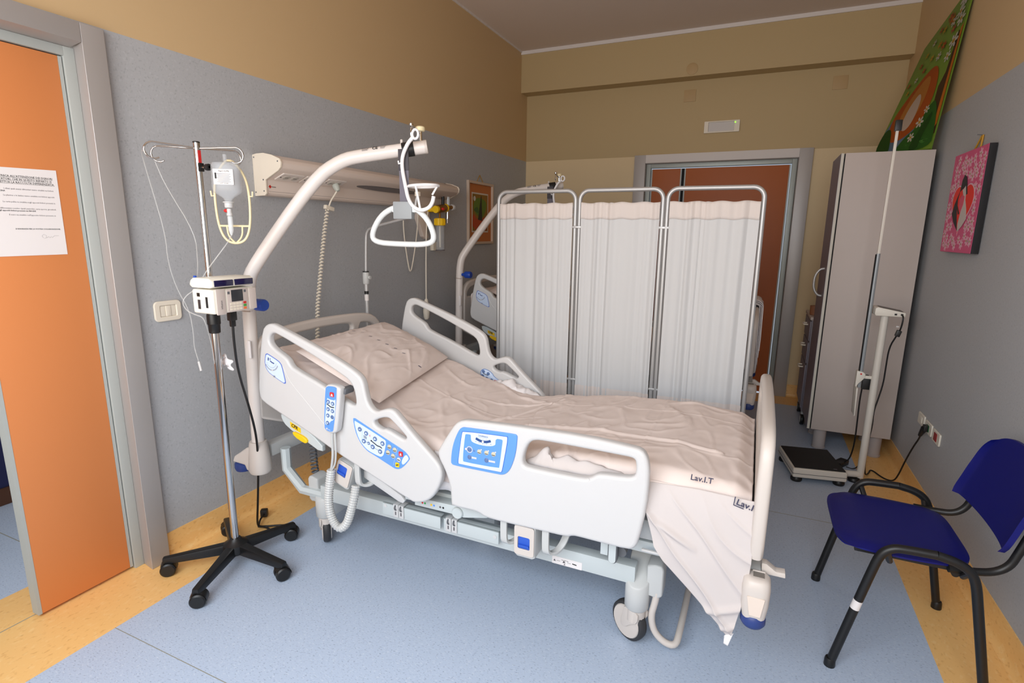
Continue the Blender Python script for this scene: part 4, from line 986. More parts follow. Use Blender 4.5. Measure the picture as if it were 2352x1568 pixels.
# infusion line: spike, drip chamber and tubes
il = thing('infusion_line', 'clear infusion tubing with drip chamber from the bottle down to the pump', 'tubing', (-1.93, 1.54, 1.2))
G().lathe([(.006, 1.580), (.009, 1.578), (.009, 1.563), (.011, 1.560), (.011, 1.552), (.008, 1.550)], (-1.93, 1.54, 0), 'z', 14).obj('spike', M_white, il)
G().lathe([(.006, 0), (.007, .004), (.007, .012), (.005, .016)], (-1.955, 1.54, 1.571), 'x', 12).obj('air_vent', M_red, il)
G().lathe([(.009, 1.550), (.0095, 1.545), (.0095, 1.495), (.006, 1.482), (.003, 1.475)], (-1.93, 1.54, 0), 'z', 14).obj('drip_chamber', M_drip, il)
G().tube(smooth_path([(-1.93, 1.54, 1.476), (-1.932, 1.52, 1.445), (-1.95, 1.49, 1.40), (-1.985, 1.46, 1.34), (-2.0, 1.44, 1.30), (-1.993, 1.41, 1.28)]), .0024, 6).obj('tube', M_tube, il)
G().tube(smooth_path([(-2.0, 1.43, 1.272), (-2.035, 1.40, 1.245), (-2.048, 1.385, 1.215), (-2.02, 1.38, 1.185), (-1.965, 1.378, 1.172), (-1.935, 1.385, 1.165), (-1.94, 1.40, 1.13), (-1.985, 1.44, 1.08), (-2.015, 1.47, 1.02), (-2.04, 1.49, .96), (-2.05, 1.50, .93)]), .0024, 6).obj('tube', M_tube, il)
l2 = thing('spare_tube', 'long clear tube looping from the stand hook down past the light switch', 'tubing', (-2.2, 1.45, .9))
G().tube(smooth_path([(-2.098, 1.345, 1.772), (-2.15, 1.36, 1.79), (-2.205, 1.40, 1.755), (-2.232, 1.44, 1.64), (-2.215, 1.46, 1.475), (-2.235, 1.47, 1.365), (-2.228, 1.49, 1.25), (-2.175, 1.50, 1.16), (-2.172, 1.505, 1.06), (-2.186, 1.51, 1.0), (-2.165, 1.51, .935)]), .0023, 6).obj('tube', M_tube, l2)
G().cyl((-2.165, 1.51, .936), (-2.155, 1.51, .896), .0055, 10).obj('connector', M_white, l2)
l3 = thing('spare_tube', 'short clear tube from the left stand hook to the top of the pump', 'tubing', (-2.15, 1.55, 1.3))
G().tube(smooth_path([(-2.19, 1.432, 1.765), (-2.19, 1.44, 1.74), (-2.18, 1.46, 1.665), (-2.145, 1.54, 1.48), (-2.105, 1.51, 1.37), (-2.06, 1.47, 1.31), (-2.02, 1.43, 1.30), (-1.975, 1.40, 1.31)]), .0023, 6).obj('tube', M_tube, l3)
G().box(-1.980, -1.970, 1.395, 1.402, 1.305, 1.322).obj('clip', M_handle, l3)
gz = cloth('swab', lambda u, v: (-2.062+.05*u+.01*sin(v*9), 1.545+.006*sin(u*8), .965-.05*v+.012*sin(u*5)), 8, 8, M_sheetw, .001)
tag(gz, 'small white swab taped behind the drip stand pole', 'swab')
# cream bottle hanger
hg = thing('bottle_hanger', 'cream plastic loop hanger holding the drip bottle', 'hanger', (-1.945, 1.56, 1.6))
R9 = Matrix.Translation((-1.945, 1.57, 0)) @ Matrix.Rotation(radians(30), 4, 'Z') @ Matrix.Translation((1.945, -1.57, 0))
loop = chaikin([(-1.945, 1.775), (-1.985, 1.735), (-2.008, 1.68), (-2.012, 1.60), (-2.006, 1.51), (-1.985, 1.455), (-1.945, 1.440), (-1.905, 1.455), (-1.884, 1.51), (-1.878, 1.60), (-1.882, 1.68), (-1.905, 1.735)], 2)
turn(G().tube([(x, 1.57, z) for x, z in loop], .0048, 8, closed=True).obj('loop', M_holder, hg, ang=60), R9)
turn(G().tube([(-2.004, 1.57, 1.512), (-1.886, 1.57, 1.512)], .004, 8).obj('crossbar', M_holder, hg), R9)
turn(G().tube(smooth_path([(-1.975, 1.57, 1.512), (-1.972, 1.57, 1.47), (-1.945, 1.57, 1.442)]), .0035, 8).tube(smooth_path([(-1.915, 1.57, 1.512), (-1.918, 1.57, 1.47), (-1.945, 1.57, 1.442)]), .0035, 8).obj('inner_loop', M_holder, hg), R9)
for s in (-1, 1): turn(G().tube([(-1.945+.067*s, 1.57, 1.630), (-1.945+.078*s, 1.57, 1.628), (-1.945+.080*s, 1.57, 1.648)], .0035, 6).obj('side_hook', M_holder, hg), R9)

# infusion pump
pm = thing('infusion_pump', 'ivory infusion pump with dark screen and keypad clamped to the drip stand', 'pump', (-1.925, 1.48, 1.18))
px0, px1, py0, py1, pz0, pz1 = -1.985, -1.868, 1.385, 1.575, 1.178, 1.272
G().box(px0, px1, py0, py1, pz0, pz1).obj('body', M_pump, pm, bevel=.010, seg=3)
G().box(px1-.004, px1+.004, py0+.012, py0+.052, pz0-.004, pz1+.002).obj('door', M_pumpg, pm, bevel=.006)
G().box(px1-.004, px1+.003, py1-.030, py1+.004, pz0+.004, pz1-.004).obj('door', M_pumpg, pm, bevel=.004)
text('lettering', 'infusion', .011, FXp(px1+.0043) @ Matrix.Translation((py0+.036, pz0+.018, 0)), M_inkg, pm, rot=radians(90))
G().box(px1-.002, px1+.0025, py0+.060, py1-.034, pz0+.002, pz1-.002).obj('front_plate', M_pumpg, pm, bevel=.002)
G().box(px1+.001, px1+.004, py0+.078, py0+.130, pz0+.042, pz1-.006).obj('screen', M_screen, pm, bevel=.001)
for yk, zk in ((py0+.066, pz1-.016), (py0+.140, pz1-.014)): G().box(px1+.001, px1+.0035, yk-.004, yk+.005, zk-.005, zk+.005).obj('key', M_greyd, pm)
for r in range(3):
    for c in range(4): G().box(px1+.001, px1+.0038, py0+.070+.014*c, py0+.081+.014*c, pz0+.008+.011*r, pz0+.0165+.011*r).obj('key', M_ivory, pm)
for r, mt in enumerate((mat('key_orange', (236, 120, 60), .5), mat('key_green', (70, 160, 60), .5), M_red)):
    G().box(px1+.001, px1+.0038, py0+.130, py0+.143, pz0+.008+.011*r, pz0+.0165+.011*r).obj('key', mt, pm)
G().box(px0+.030, px0+.046, py0-.0012, py0+.001, pz0+.066, pz0+.080).obj('port', M_black, pm)
G().box(px0+.032, px0+.046, py0-.0012, py0+.001, pz0+.018, pz0+.054).obj('port', M_screen, pm)
G().box(px0+.076, px0+.088, py0-.0008, py0+.001, pz0+.024, pz0+.066).obj('serial_label', M_ink, pm)
tb = G().prism([(px0-.004, pz1+.016), (px0+.004, pz1+.034), (px0+.02, pz1+.044), (px1-.01, pz1+.044), (px1+.008, pz1+.034), (px1+.010, pz1+.012), (px1-.01, pz1+.006), (px0+.01, pz1+.006)], 'y', py0-.004, py1-.006).obj('warning_light_bar', M_pump, pm, bevel=.005)
for y0, y1 in ((py0+.004, py0+.085), (py0+.092, py1-.014)):
    G().box(px1+.006, px1+.0125, y0, y1, pz1+.012, pz1+.036).obj('lamp_window', M_violet, tb, bevel=.003)
G().box(-2.062, px0+.002, 1.488, 1.532, 1.20, 1.25).obj('pole_clamp', M_black, pm, bevel=.005)
# mains cable of the pump
pcab = thing('mains_cable', 'black mains cable from the pump down to the floor by the stand base', 'cable', (-2.15, 1.75, 0))
G().box(-1.912, -1.888, 1.47, 1.50, 1.140, 1.180).box(-1.908, -1.892, 1.475, 1.495, 1.115, 1.145).obj('connector', M_black, pcab, bevel=.004)
G().tube(smooth_path([(-1.90, 1.485, 1.12), (-1.905, 1.487, 1.06), (-1.915, 1.50, .93), (-1.945, 1.56, .76), (-2.0, 1.63, .60), (-2.06, 1.68, .46), (-2.11, 1.71, .31), (-2.16, 1.735, .15), (-2.20, 1.755, .04), (-2.205, 1.765, .008), (-2.17, 1.79, .006), (-2.11, 1.83, .006), (-2.05, 1.86, .006)]), .0050, 8).obj('cable', M_black, pcab, ang=60)
G().tube(smooth_path([(-2.20, 1.76, .012), (-2.15, 1.765, .02), (-2.10, 1.76, .008), (-2.03, 1.79, .006)]), .0050, 8).obj('cable', M_black, pcab, ang=60)
G().tube(smooth_path([(-2.205, 1.765, .010), (-2.235, 1.80, .02), (-2.255, 1.845, .026)]), .0050, 8).obj('cable', M_black, pcab, ang=60)
G().box(-2.283, -2.247, 1.838, 1.872, .006, .046, ('Z', radians(35))).obj('plug', M_black, pcab, bevel=.008)

# ------------------------------------------------------------------ bedhead supply unit on the left wall
CAP = [(XL,1.865),(-2.347,1.870),(-2.3,1.871),(-2.245,1.860),(-2.192,1.840),(-2.182,1.822),(-2.187,1.798),(-2.204,1.783),(-2.295,1.747),(-2.295,1.681),(-2.307,1.671),(XL,1.669)]
BU = thing('bedhead_unit', 'long cream supply unit with sockets and reading light on the left wall', 'supply unit', (XL, 2.9, 1.67))
M_bu = mat('bedhead_aluminium', (220, 204, 192), .42)
body = G().prism(chaikin(CAP[1:9], 1, False)[:0]+CAP, 'y', 2.062, 3.80).obj('body', M_bu, BU, bevel=.004)
G().prism([(x+(.003 if x > XL else 0), z+(.003 if z > 1.76 else -.003)) for x, z in CAP], 'y', 2.050, 2.0618).obj('end_cap', mat('bedhead_cap', (236, 224, 206), .45), BU, bevel=.003)
G().prism([(x+(.003 if x > XL else 0), z+(.003 if z > 1.76 else -.003)) for x, z in CAP], 'y', 3.8002, 3.812).obj('end_cap', mat('bedhead_cap', (236, 224, 206), .45), BU, bevel=.003)
for x, z in ((-2.36, 1.855), (-2.20, 1.83), (-2.305, 1.745), (-2.362, 1.685), (-2.305, 1.69)): G().lathe([(.004, 0), (.003, .0012)], (x, 2.0488, z), 'y', 8).obj('screw', M_greyd, BU)
sl = Vector((-2.295, 0, 1.747)); su = Vector((-2.204, 0, 1.783)); dv = (su-sl).normalized(); nv = Vector((dv.z, 0, -dv.x))
if nv.z > 0: nv = -nv
nv = Vector((.37, 0, -.93))
MS = Matrix((Vector((0, 1, 0)), dv, Vector((0, 1, 0)).cross(dv))).transposed().to_4x4(); MS.translation = sl
if (MS.to_3x3() @ Vector((0, 0, 1))).z > 0: wsg = -1
else: wsg = 1
for y0 in (2.095, 2.255, 2.415):
    pf = plate('socket_frame', rrect(y0, y0+.145, .014, .088, .006), mat('socket_white', (232, 222, 214), .4), MS @ Matrix.Translation((0, 0, wsg*.003)), .006, bev=.0015, parent=BU)
    for k in range(2):
        plate('socket', circ(y0+.048+.055*k, .051, .021, 18), mat('socket_grey2', (200, 194, 184), .5), MS @ Matrix.Translation((0, 0, wsg*.0065)), .002, parent=pf)
        for dk in (-.008, 0, .008): plate('socket_hole', circ(y0+.048+.055*k+dk, .051, .0025, 8), M_dark, MS @ Matrix.Translation((0, 0, wsg*.0078)), .0008, parent=pf)
    plate('status_dot', circ(y0+.012, .050, .004, 8), M_dark, MS @ Matrix.Translation((0, 0, wsg*.0065)), .001, parent=pf)
plate('reading_light', circ(3.02, .046, .33, 40, .030), mat('lens_smoke', (92, 88, 90), .3), MS @ Matrix.Translation((0, 0, wsg*.0015)), .003, parent=BU)
lg_ = plate('logo_plate', [(2.070, 1.713), (2.079, 1.722), (2.088, 1.713), (2.079, 1.704)], mat('logo_red', (200, 40, 24), .5), FXp(-2.2945), .0012, parent=BU)
text('lettering', 'tecno', .011, FXp(-2.2942) @ Matrix.Translation((2.090, 1.710, 0)), M_inkg, BU)
G().box(-2.2955, -2.2944, 2.07, 3.79, 1.6885, 1.6895).obj('joint_line', M_inkg, BU)
G().lathe([(.006, 0), (.006, .008)], (-2.30, 3.38, 1.73), 'x', 8).obj('button', M_steel, BU)
# plug with coiled cable to the front bed
cc = thing('coiled_cable', 'white plug and coiled mains cable from the supply unit to the front bed', 'cable', (-2.25, 2.5, 1.6))
G().lathe([(.019, 0), (.020, .012), (.016, .030), (.010, .040)], (0, 0, 0), 'z', 14).obj('plug', mat('plug_grey', (190, 194, 184), .45), cc).data.transform(Matrix.Translation((-2.248, 2.500, 1.755)) @ Matrix.Rotation(radians(150), 4, 'Y'))
G().tube(smooth_path([(-2.235, 2.498, 1.722), (-2.245, 2.490, 1.70), (-2.262, 2.468, 1.66), (-2.27, 2.455, 1.61)]), .0045, 8).obj('cable', M_ivory, cc)
G().box(-2.285, -2.262, 2.435, 2.50, 1.613, 1.635, ('X', radians(-12))).obj('cable_clip', M_ivory, cc, bevel=.003)
G().tube(coil_along([(-2.272, 2.452, 1.61), (-2.27, 2.42, 1.50), (-2.26, 2.37, 1.32), (-2.24, 2.30, 1.08), (-2.20, 2.24, .86), (-2.16, 2.20, .70), (-2.14, 2.19, .58)], .0095, 56, 9), .0042, 6).obj('coil', M_ivory, cc, ang=70)
# nurse call pendants
pc = thing('call_pendant', 'cream pear-shaped nurse call on a white cord behind the far head rail', 'call button', (-2.335, 3.6, 1.67))
G().tube(smooth_path([(-2.335, 3.60, 1.675), (-2.335, 3.57, 1.56), (-2.33, 3.545, 1.30), (-2.325, 3.53, .96)]), .005, 8).obj('cord', M_ivory, pc)
G().lathe([(.009, .10), (.014, .09), (.024, .03), (.026, 0), (.022, -.045), (.014, -.06)], (-2.325, 3.53, .885), 'z', 16).obj('push_button', M_ivory, pc, ang=50)
lc = thing('hanging_cord', 'cream cord hanging in a loop under the supply unit', 'cable', (-2.26, 3.25, 1.3))
G().tube(smooth_path([(-2.335, 3.275, 1.675), (-2.335, 3.27, 1.52), (-2.33, 3.28, 1.40), (-2.328, 3.315, 1.23), (-2.326, 3.33, 1.205), (-2.328, 3.355, 1.24), (-2.33, 3.41, 1.40), (-2.335, 3.45, 1.54), (-2.335, 3.465, 1.675)]), .0042, 8).obj('cord', M_ivory, lc)
# oxygen flow meter on its bracket
ox = thing('oxygen_regulator', 'brass oxygen flow meter with pressure gauge, yellow cap and clear humidifier jar', 'regulator', (-2.25, 3.6, 1.6))
G().prism([(3.46, 1.672), (3.62, 1.672), (3.62, 1.60), (3.585, 1.56), (3.575, 1.50), (3.60, 1.455), (3.57, 1.44), (3.53, 1.46), (3.50, 1.52), (3.46, 1.60)], 'x', XL+.001, -2.335).obj('bracket', M_bu, ox, bevel=.004)
G().cyl((-2.335, 3.60, 1.665), (-2.245, 3.62, 1.665), .020, 14).obj('inlet', M_yel, ox)
G().cyl((-2.25, 3.585, 1.665), (-2.25, 3.70, 1.678), .030, 16).obj('brass_body', M_brass, ox, bevel=.003)
G().cyl((-2.25, 3.70, 1.678), (-2.25, 3.715, 1.68), .032, 16).cyl((-2.25, 3.565, 1.663), (-2.25, 3.585, 1.665), .027, 16).obj('collar_ring', M_yel, ox)
G().cyl((-2.25, 3.715, 1.68), (-2.25, 3.80, 1.688), .016, 12).obj('spindle', M_brass, ox)
G().lathe([(.022, 0), (.024, .006), (.024, .024), (.018, .03)], (-2.25, 3.80, 1.688), 'y', 14).obj('knob', M_white, ox)
ga = G().cyl((-2.285, 3.695, 1.815), (-2.24, 3.700, 1.815), .047, 24).obj('gauge', M_black, ox, bevel=.003)
G().cyl((-2.2395, 3.7001, 1.815), (-2.2385, 3.7003, 1.815), .041, 24).obj('gauge_dial', M_paper, ga)
G().box(-2.2383, -2.2375, 3.698, 3.701, 1.805, 1.838, ('X', radians(25))).obj('gauge_needle', M_ink, ga)
G().cyl((-2.26, 3.69, 1.69), (-2.26, 3.692, 1.772), .012, 12).obj('gauge_stem', M_black, ga)
G().lathe([(.010, 0), (.010, .016)], (-2.222, 3.615, 1.668), 'x', 12).obj('red_dot', M_red, ox)
G().cyl((-2.25, 3.625, 1.595), (-2.25, 3.625, 1.645), .008, 10).obj('outlet', M_brass, ox)
yc = G(); n = 24
yc.lathe([(.038, 1.545), (.040, 1.548), (.040, 1.596), (.034, 1.600)], (-2.25, 3.625, 0), 'z', n)
yc = yc.obj('yellow_cap', M_yel, ox, ang=30)
for i in range(12):
    a = 2*pi*i/12; G().box(-2.25+.040*cos(a)-.003, -2.25+.040*cos(a)+.003, 3.625+.040*sin(a)-.003, 3.625+.040*sin(a)+.003, 1.55, 1.594).obj('grip_rib', M_yel, yc)
G().lathe([(.030, 1.36), (.033, 1.365), (.034, 1.535), (.028, 1.545)], (-2.25, 3.625, 0), 'z', 18).obj('humidifier_jar', M_bottle, ox)
G().cyl((-2.25, 3.625, 1.38), (-2.25, 3.625, 1.54), .007, 8).obj('dip_tube', M_ivory, ox)
G().lathe([(.036, 1.356), (.036, 1.362)], (-2.25, 3.625, 0), 'z', 18).obj('jar_foot', M_inkg, ox)
G().cyl((-2.25, 3.745, 1.685), (-2.25, 3.752, 1.83), .007, 8).cyl((-2.25, 3.765, 1.685), (-2.25, 3.77, 1.83), .004, 8).obj('flow_tube', M_drip, ox)
G().cyl((-2.25, 3.74, 1.60), (-2.25, 3.74, 1.672), .014, 12).cyl((-2.25, 3.735, 1.565), (-2.25, 3.735, 1.60), .010, 12).obj('hose_nipple', M_chrome, ox)
# slim drip rod fixed at the far head corner of the front bed
rd = thing('drip_rod', 'slim steel drip rod bent over the bed at the far head corner', 'drip rod', (-2.135, 2.60, .45))
G().tube([(-2.14, 2.60, .475), (-2.137, 2.60, 1.235)], .0125, 14).obj('outer_tube', M_steel, rd, ang=60)
G().tube(smooth_path([(-2.137, 2.60, 1.23), (-2.127, 2.60, 1.44), (-2.12, 2.60, 1.49), (-2.09, 2.60, 1.517), (-1.84, 2.60, 1.570), (-1.79, 2.60, 1.585), (-1.775, 2.60, 1.61), (-1.768, 2.60, 1.66), (-1.755, 2.60, 1.70)]), .0085, 12).obj('inner_tube', M_steel, rd, ang=60)
cl_ = G().lathe([(.017, 1.185), (.020, 1.19), (.020, 1.250), (.017, 1.256)], (-2.137, 2.60, 0), 'z', 14).obj('collar', M_grey, rd)
G().lathe([(.019, 1.256), (.019, 1.262)], (-2.137, 2.60, 0), 'z', 14).obj('collar_ring', M_black, cl_)
G().lathe([(.010, 0), (.012, .01), (.010, .014)], (-2.118, 2.60, 1.225), 'x', 12).obj('clamp_knob', M_grey, cl_)
for z, h, mt in ((1.125, .018, M_black), (1.085, .035, M_paper)):
    G().lathe([(.0129, z), (.0129, z+h)], (-2.1375, 2.60, 0), 'z', 14).obj('sticker', mt, rd)
hkr = G().box(-1.768, -1.742, 2.59, 2.61, 1.69, 1.715).obj('hook_head', M_ivory, rd, bevel=.003)
G().box(-2.165, -2.10, 2.56, 2.635, .4835, .50).obj('rod_socket', M_grey, rd, bevel=.004)

# ------------------------------------------------------------------ small things on the left wall
sw = thing('light_switch', 'ivory three-gang light switch on the wall left of the drip stand', 'light switch', (XL, 1.53, 1.14))
plate('surround', rrect(1.470, 1.592, 1.096, 1.186, .018), M_ivory, FXp(XL+.006), .011, [rrect(1.496, 1.568, 1.117, 1.165, .003)], .004, sw)
for k in range(3):
    G().box(XL+.001, XL+.008+.003*(k == 1), 1.4965+.024*k, 1.5195+.024*k, 1.1175, 1.1645).obj('rocker', M_ivory, sw, bevel=.002)
wb = tag(G().box(XL, XL+.030, 3.672, 3.742, 1.352, 1.418).obj('wall_clip', M_ivory, bevel=.005), 'small cream holder on the wall below the oxygen jar', 'holder')
pi_ = thing('framed_picture', 'framed green and red abstract picture hung by a cord on the left wall', 'picture', (XL, 4.51, 1.4))
y0, y1, z0, z1 = 4.262, 4.752, 1.392, 1.942
ring = [(y0, z0), (y1, z0), (y1, z1), (y0, z1)]
plate('frame', ring, mat('frame_pale', (206, 184, 164), .5), FXp(XL+.013), .025, [rrect(y0+.022, y1-.022, z0+.022, z1-.022, .002)], .003, pi_)
G().box(XL, XL+.006, y0+.021, y1-.021, z0+.021, z1-.021).obj('mount', mat('mount_orange', (196, 118, 60), .8), pi_)
pa = G().box(XL+.0062, XL+.0078, y0+.085, y1-.085, z0+.105, z1-.095).obj('print', mat('art_paper', (214, 204, 190), .7), pi_)
X9 = FXp(XL+.0082); ya, yb_, za, zb_ = y0+.098, y1-.098, z0+.118, z1-.108
def art(poly, rgb, k): plate('painted_shape', poly, mat('art_%d_%d_%d' % rgb, rgb, .8), FXp(XL+.0082+.0005*k), .0006, parent=pa)
art([(ya, za), (yb_, za), (yb_, zb_), (ya, zb_)], (150, 110, 36), 0)
art(chaikin([(ya, za+.17), (ya+.10, za+.09), (yb_, za+.14), (yb_, za), (ya, za)], 1), (186, 76, 34), 1)
art(chaikin([(ya+.005, zb_-.10), (ya+.08, zb_-.02), (yb_-.02, zb_-.05), (yb_-.03, za+.19), (yb_-.12, za+.10), (ya+.04, za+.16)], 2), (104, 128, 42), 2)
art(chaikin([(ya+.01, zb_-.14), (ya+.10, zb_-.10), (ya+.12, za+.15), (ya+.05, za+.17)], 2), (74, 104, 48), 3)
art([(ya+.16, zb_-.01), (ya+.168, zb_-.01), (ya+.185, za+.09), (ya+.10, za+.10)], (62, 56, 40), 4)
art(circ(ya+.035, zb_-.04, .022, 14), (206, 202, 186), 4)
art([(yb_-.05, za+.005), (yb_-.02, za+.005), (yb_-.03, za+.11)], (150, 42, 26), 4)
art([(ya+.09, za), (ya+.20, za), (ya+.14, za+.06)], (70, 60, 56), 4)
G().tube([(XL+.006, 4.44, z1-.005), (XL+.004, 4.507, z1+.062), (XL+.006, 4.57, z1-.005)], .003, 6).obj('cord', M_gold, pi_)
# notice taped to the orange leaf
no = thing('paper_notice', 'white printed paper notice in Italian taped to the orange door leaf', 'notice', (XLf, 1.1, 1.4))
XP = XLf+.0012
plate('sheet', [(.956, 1.394), (1.210, 1.397), (1.212, 1.706), (.958, 1.700)], M_paper, FXp(XP), .0008, parent=no)
def nt(s, y, z, size, mt=M_ink, bold=.0001, al='RIGHT'):
    text('lettering', s, size, FXp(XP+.0006) @ Matrix.Translation((y, z, 0)), mt, no, al, .0001, 0, bold, 1, sxy=(.92, 1))
def ul(y0_, y1_, z): plate('underline', stroke([(y0_, z), (y1_, z)], .0006), M_ink, FXp(XP+.0006), .0002, parent=no)
for k, (s, ye) in enumerate((("SI COMUNICA ALL'ATTENZIONE DEI SIGNORI", 1.196), ('VISITATORI, CHE IN QUESTO REPARTO SI', 1.192), ('EFFETTUA LA RACCOLTA DIFFERENZIATA.', 1.200))):
    nt(s, ye, 1.6705-.0105*k, .0099); ul(.966+.004*k, ye, 1.6690-.0105*k)
zz = 1.628
for a, b in (('I rifiuti quali avanzi alimentari vanno smaltiti nei bidoni', 'umido presenti in CUCINA'), ('La plastica e le lattine vanno smaltite nei bidoni appositi', 'presenti nei BAGNI'), ('La carta pulita va smaltita negli appositi bidoni presenti in', 'BAGNO'), ('Indifferenziato residuo (quali pannolini, carta sporca, giocattoli,', 'etc.) va smaltito negli appositi bidoni presenti nei BAGNI'), ("Il vetro va smaltito nell'apposito bidone presente in", 'MEDICHERIA')):
    nt(a, 1.190+.004*(len(a) > 58), zz, .0074, M_inkg, 0)
    text('lettering', b, .0074, FXp(XP+.0006) @ Matrix.Translation((.972, zz-.0080, 0)), M_ink, no, 'LEFT', .0001, 0, .0001, 1, sxy=(.92, 1))
    zz -= .0225
nt('SI RINGRAZIA PER LA VOSTRA COLLABORAZIONE.', 1.199, 1.489, .0066)
plate('signature', stroke([(1.140, 1.459), (1.136, 1.466), (1.142, 1.472), (1.150, 1.468), (1.149, 1.459), (1.141, 1.457), (1.152, 1.460), (1.157, 1.464), (1.160, 1.459), (1.165, 1.464), (1.168, 1.460), (1.176, 1.467), (1.190, 1.467)], .0005), M_inkg, FXp(XP+.0006), .0002, parent=no)

# ------------------------------------------------------------------ folding screen
fsn = thing('folding_screen', 'three-panel folding screen with white gathered curtains on steel tube frames', 'folding screen', (-.75, 3.1, 0))
panels = [(-1.494, -.9995, 3.10, 3.104), (-.974, -.5005, 3.106, 3.10), (-.475, 0.0, 3.098, 3.105)]
for k, (x0, x1, ya_, yb2) in enumerate(panels):
    ins = .052
    pts = [(x0, ya_, .09)]
    arc0 = [(x0+.055-.055*cos(t), ya_, 1.687+.055*sin(t)) for t in [pi/2*i/8 for i in range(9)]]
    arc1 = [(x1-.055+.055*sin(t), yb2, 1.687+.055*cos(t)) for t in [pi/2*i/8 for i in range(9)]]
    pts = pts+arc0+arc1+[(x1, yb2, .09)]
    fr = G().tube(pts, .0125, 14).obj('frame', M_steel, fsn, ang=60)
    G().tube([(x0, ya_, .43), (x1, yb2, .43)], .006, 8).obj('lower_rod', M_steel, fr)
    G().tube([(x0, ya_+.006, 1.640), (x1, yb2+.006, 1.640)], .003, 8).obj('upper_rod', M_steel, fr)
    for xx, yy in ((x0, ya_), (x1, yb2)):
        ft = G().box(xx-.012, xx+.012, yy-.13, yy+.13, .07, .092).obj('foot', M_steel, fsn, bevel=.004)
        for s in (-.11, .11): G().tube([(xx-.012, yy+s, .036), (xx+.012, yy+s, .036)], .034, 16).obj('castor', M_black, ft, ang=40)
    sd = 11.3*k
    def pleat(x, z, sd=sd, x0=x0):
        s = (x-x0); t = (1.665-z)/1.25
        warp = s+.010*noise.noise(Vector((s*5, z*.5, sd)))
        b = .35+1.3*abs(noise.noise(Vector((s*5.5, sd, 0))))
        a = .0080*sin(warp*118+sd+2.4*sin(warp*15+sd))+.0060*sin(warp*61+2.0*sd+1.7*sin(warp*9))+.005*sin(warp*24+sd)
        a = min(a, .0105)
        return a*b*(.8+.3*min(t, 1))
    xa, xb = x0+.0135, x1-.0135
    def cf(u, v):
        x = xa+(xb-xa)*u; z = 1.668-(1.668-.40)*v; y = ya_+(yb2-ya_)*u
        g = .004*(1-v) if u < .5 else .004*(1-v)
        return (x+.002*sin(u*40+v*3), y-.012+pleat(x, z), z-.004*sin(u*31+sd)*(v < .02))
    c = G().grid(cf, 230, 14).obj('curtain', M_curt, fsn, ang=80)
    def hf_(u, v):
        x = xa+(xb-xa)*u; z = 1.672-.092*v; y = ya_+(yb2-ya_)*u
        return (x, y-.0150+pleat(x, z)-.0015*sin(v*pi), z-.003*sin(u*23+sd))
    h = G().grid(hf_, 200, 6).obj('curtain_heading', M_curth, c, ang=80)
    def bf_(u, v):
        x = xa+(xb-xa)*u; z = .585-.13*v; y = ya_+(yb2-ya_)*u
        return (x, y-.0142+pleat(x, z), z)
    h2 = G().grid(bf_, 200, 4).obj('curtain_hem', M_curth, c, ang=80)
    md = c.modifiers.new('thickness', 'SOLIDIFY'); md.thickness = .0012
    md = h.modifiers.new('thickness', 'SOLIDIFY'); md.thickness = .0012
for xa_, xb_ in ((-.9995, -.974), (-.5005, -.475)):
    for z in (1.535, .615):
        xm = (xa_+xb_)/2
        G().box(xa_-.0145, xb_+.0145, 3.087, 3.119, z-.007, z+.007).obj('hinge_clamp', M_steel, fsn, bevel=.004)

# ------------------------------------------------------------------ tall cabinet by the right wall
cb = thing('tall_cabinet', 'tall pale grey cabinet on round feet standing by the right wall', 'cabinet', (.68, 4.6, 0))
CX0, CX1, CY0, CY1, CZ0, CZ1 = .452, .926, 4.20, 4.645, .155, 2.026
G().box(CX0, CX1, CY0, CY0+.018, CZ0, CZ1).obj('side_panel', M_cab, cb, bevel=.0015)
G().box(CX0, CX1, CY1-.018, CY1, CZ0, CZ1).obj('side_panel', M_cab, cb, bevel=.0015)
G().box(CX0, CX1-.012, CY0+.0182, CY1-.0182, CZ1-.018, CZ1).obj('top_panel', M_cab, cb)
G().box(CX0, CX1-.012, CY0+.0182, CY1-.0182, CZ0, CZ0+.018).obj('bottom_panel', M_cab, cb)
G().box(CX1-.011, CX1-.002, CY0+.0182, CY1-.0182, CZ0, CZ1).obj('back_panel', M_cab, cb)
G().box(CX0-.0075, CX0-.0002, CY0+.004, CY1-.004, CZ0+.004, CZ1-.004).obj('door_gap', M_dark, cb)
dr = G().box(.428, CX0-.0078, CY0+.001, CY1-.001, CZ0, CZ1).obj('door', M_cabe, cb, bevel=.001)
G().box(.4262, .4278, CY0+.002, CY1-.002, CZ0+.001, CZ1-.001).obj('door_face', M_cabd, dr)
G().tube(smooth_path([(.427, 4.335, 1.28), (.40, 4.335, 1.275), (.375, 4.335, 1.235), (.370, 4.335, 1.185), (.375, 4.335, 1.135), (.40, 4.335, 1.095), (.427, 4.335, 1.09)]), .008, 10).obj('handle', M_steel, dr, ang=60)
for x, y in ((.520, 4.27), (.855, 4.27), (.520, 4.58), (.855, 4.58)):
    G().lathe([(.040, 0), (.044, .006), (.044, .015), (.040, .018), (.041, .155)], (x, y, 0), 'z', 24).obj('foot', mat('foot_grey', (176, 168, 166), .45), cb, ang=40)
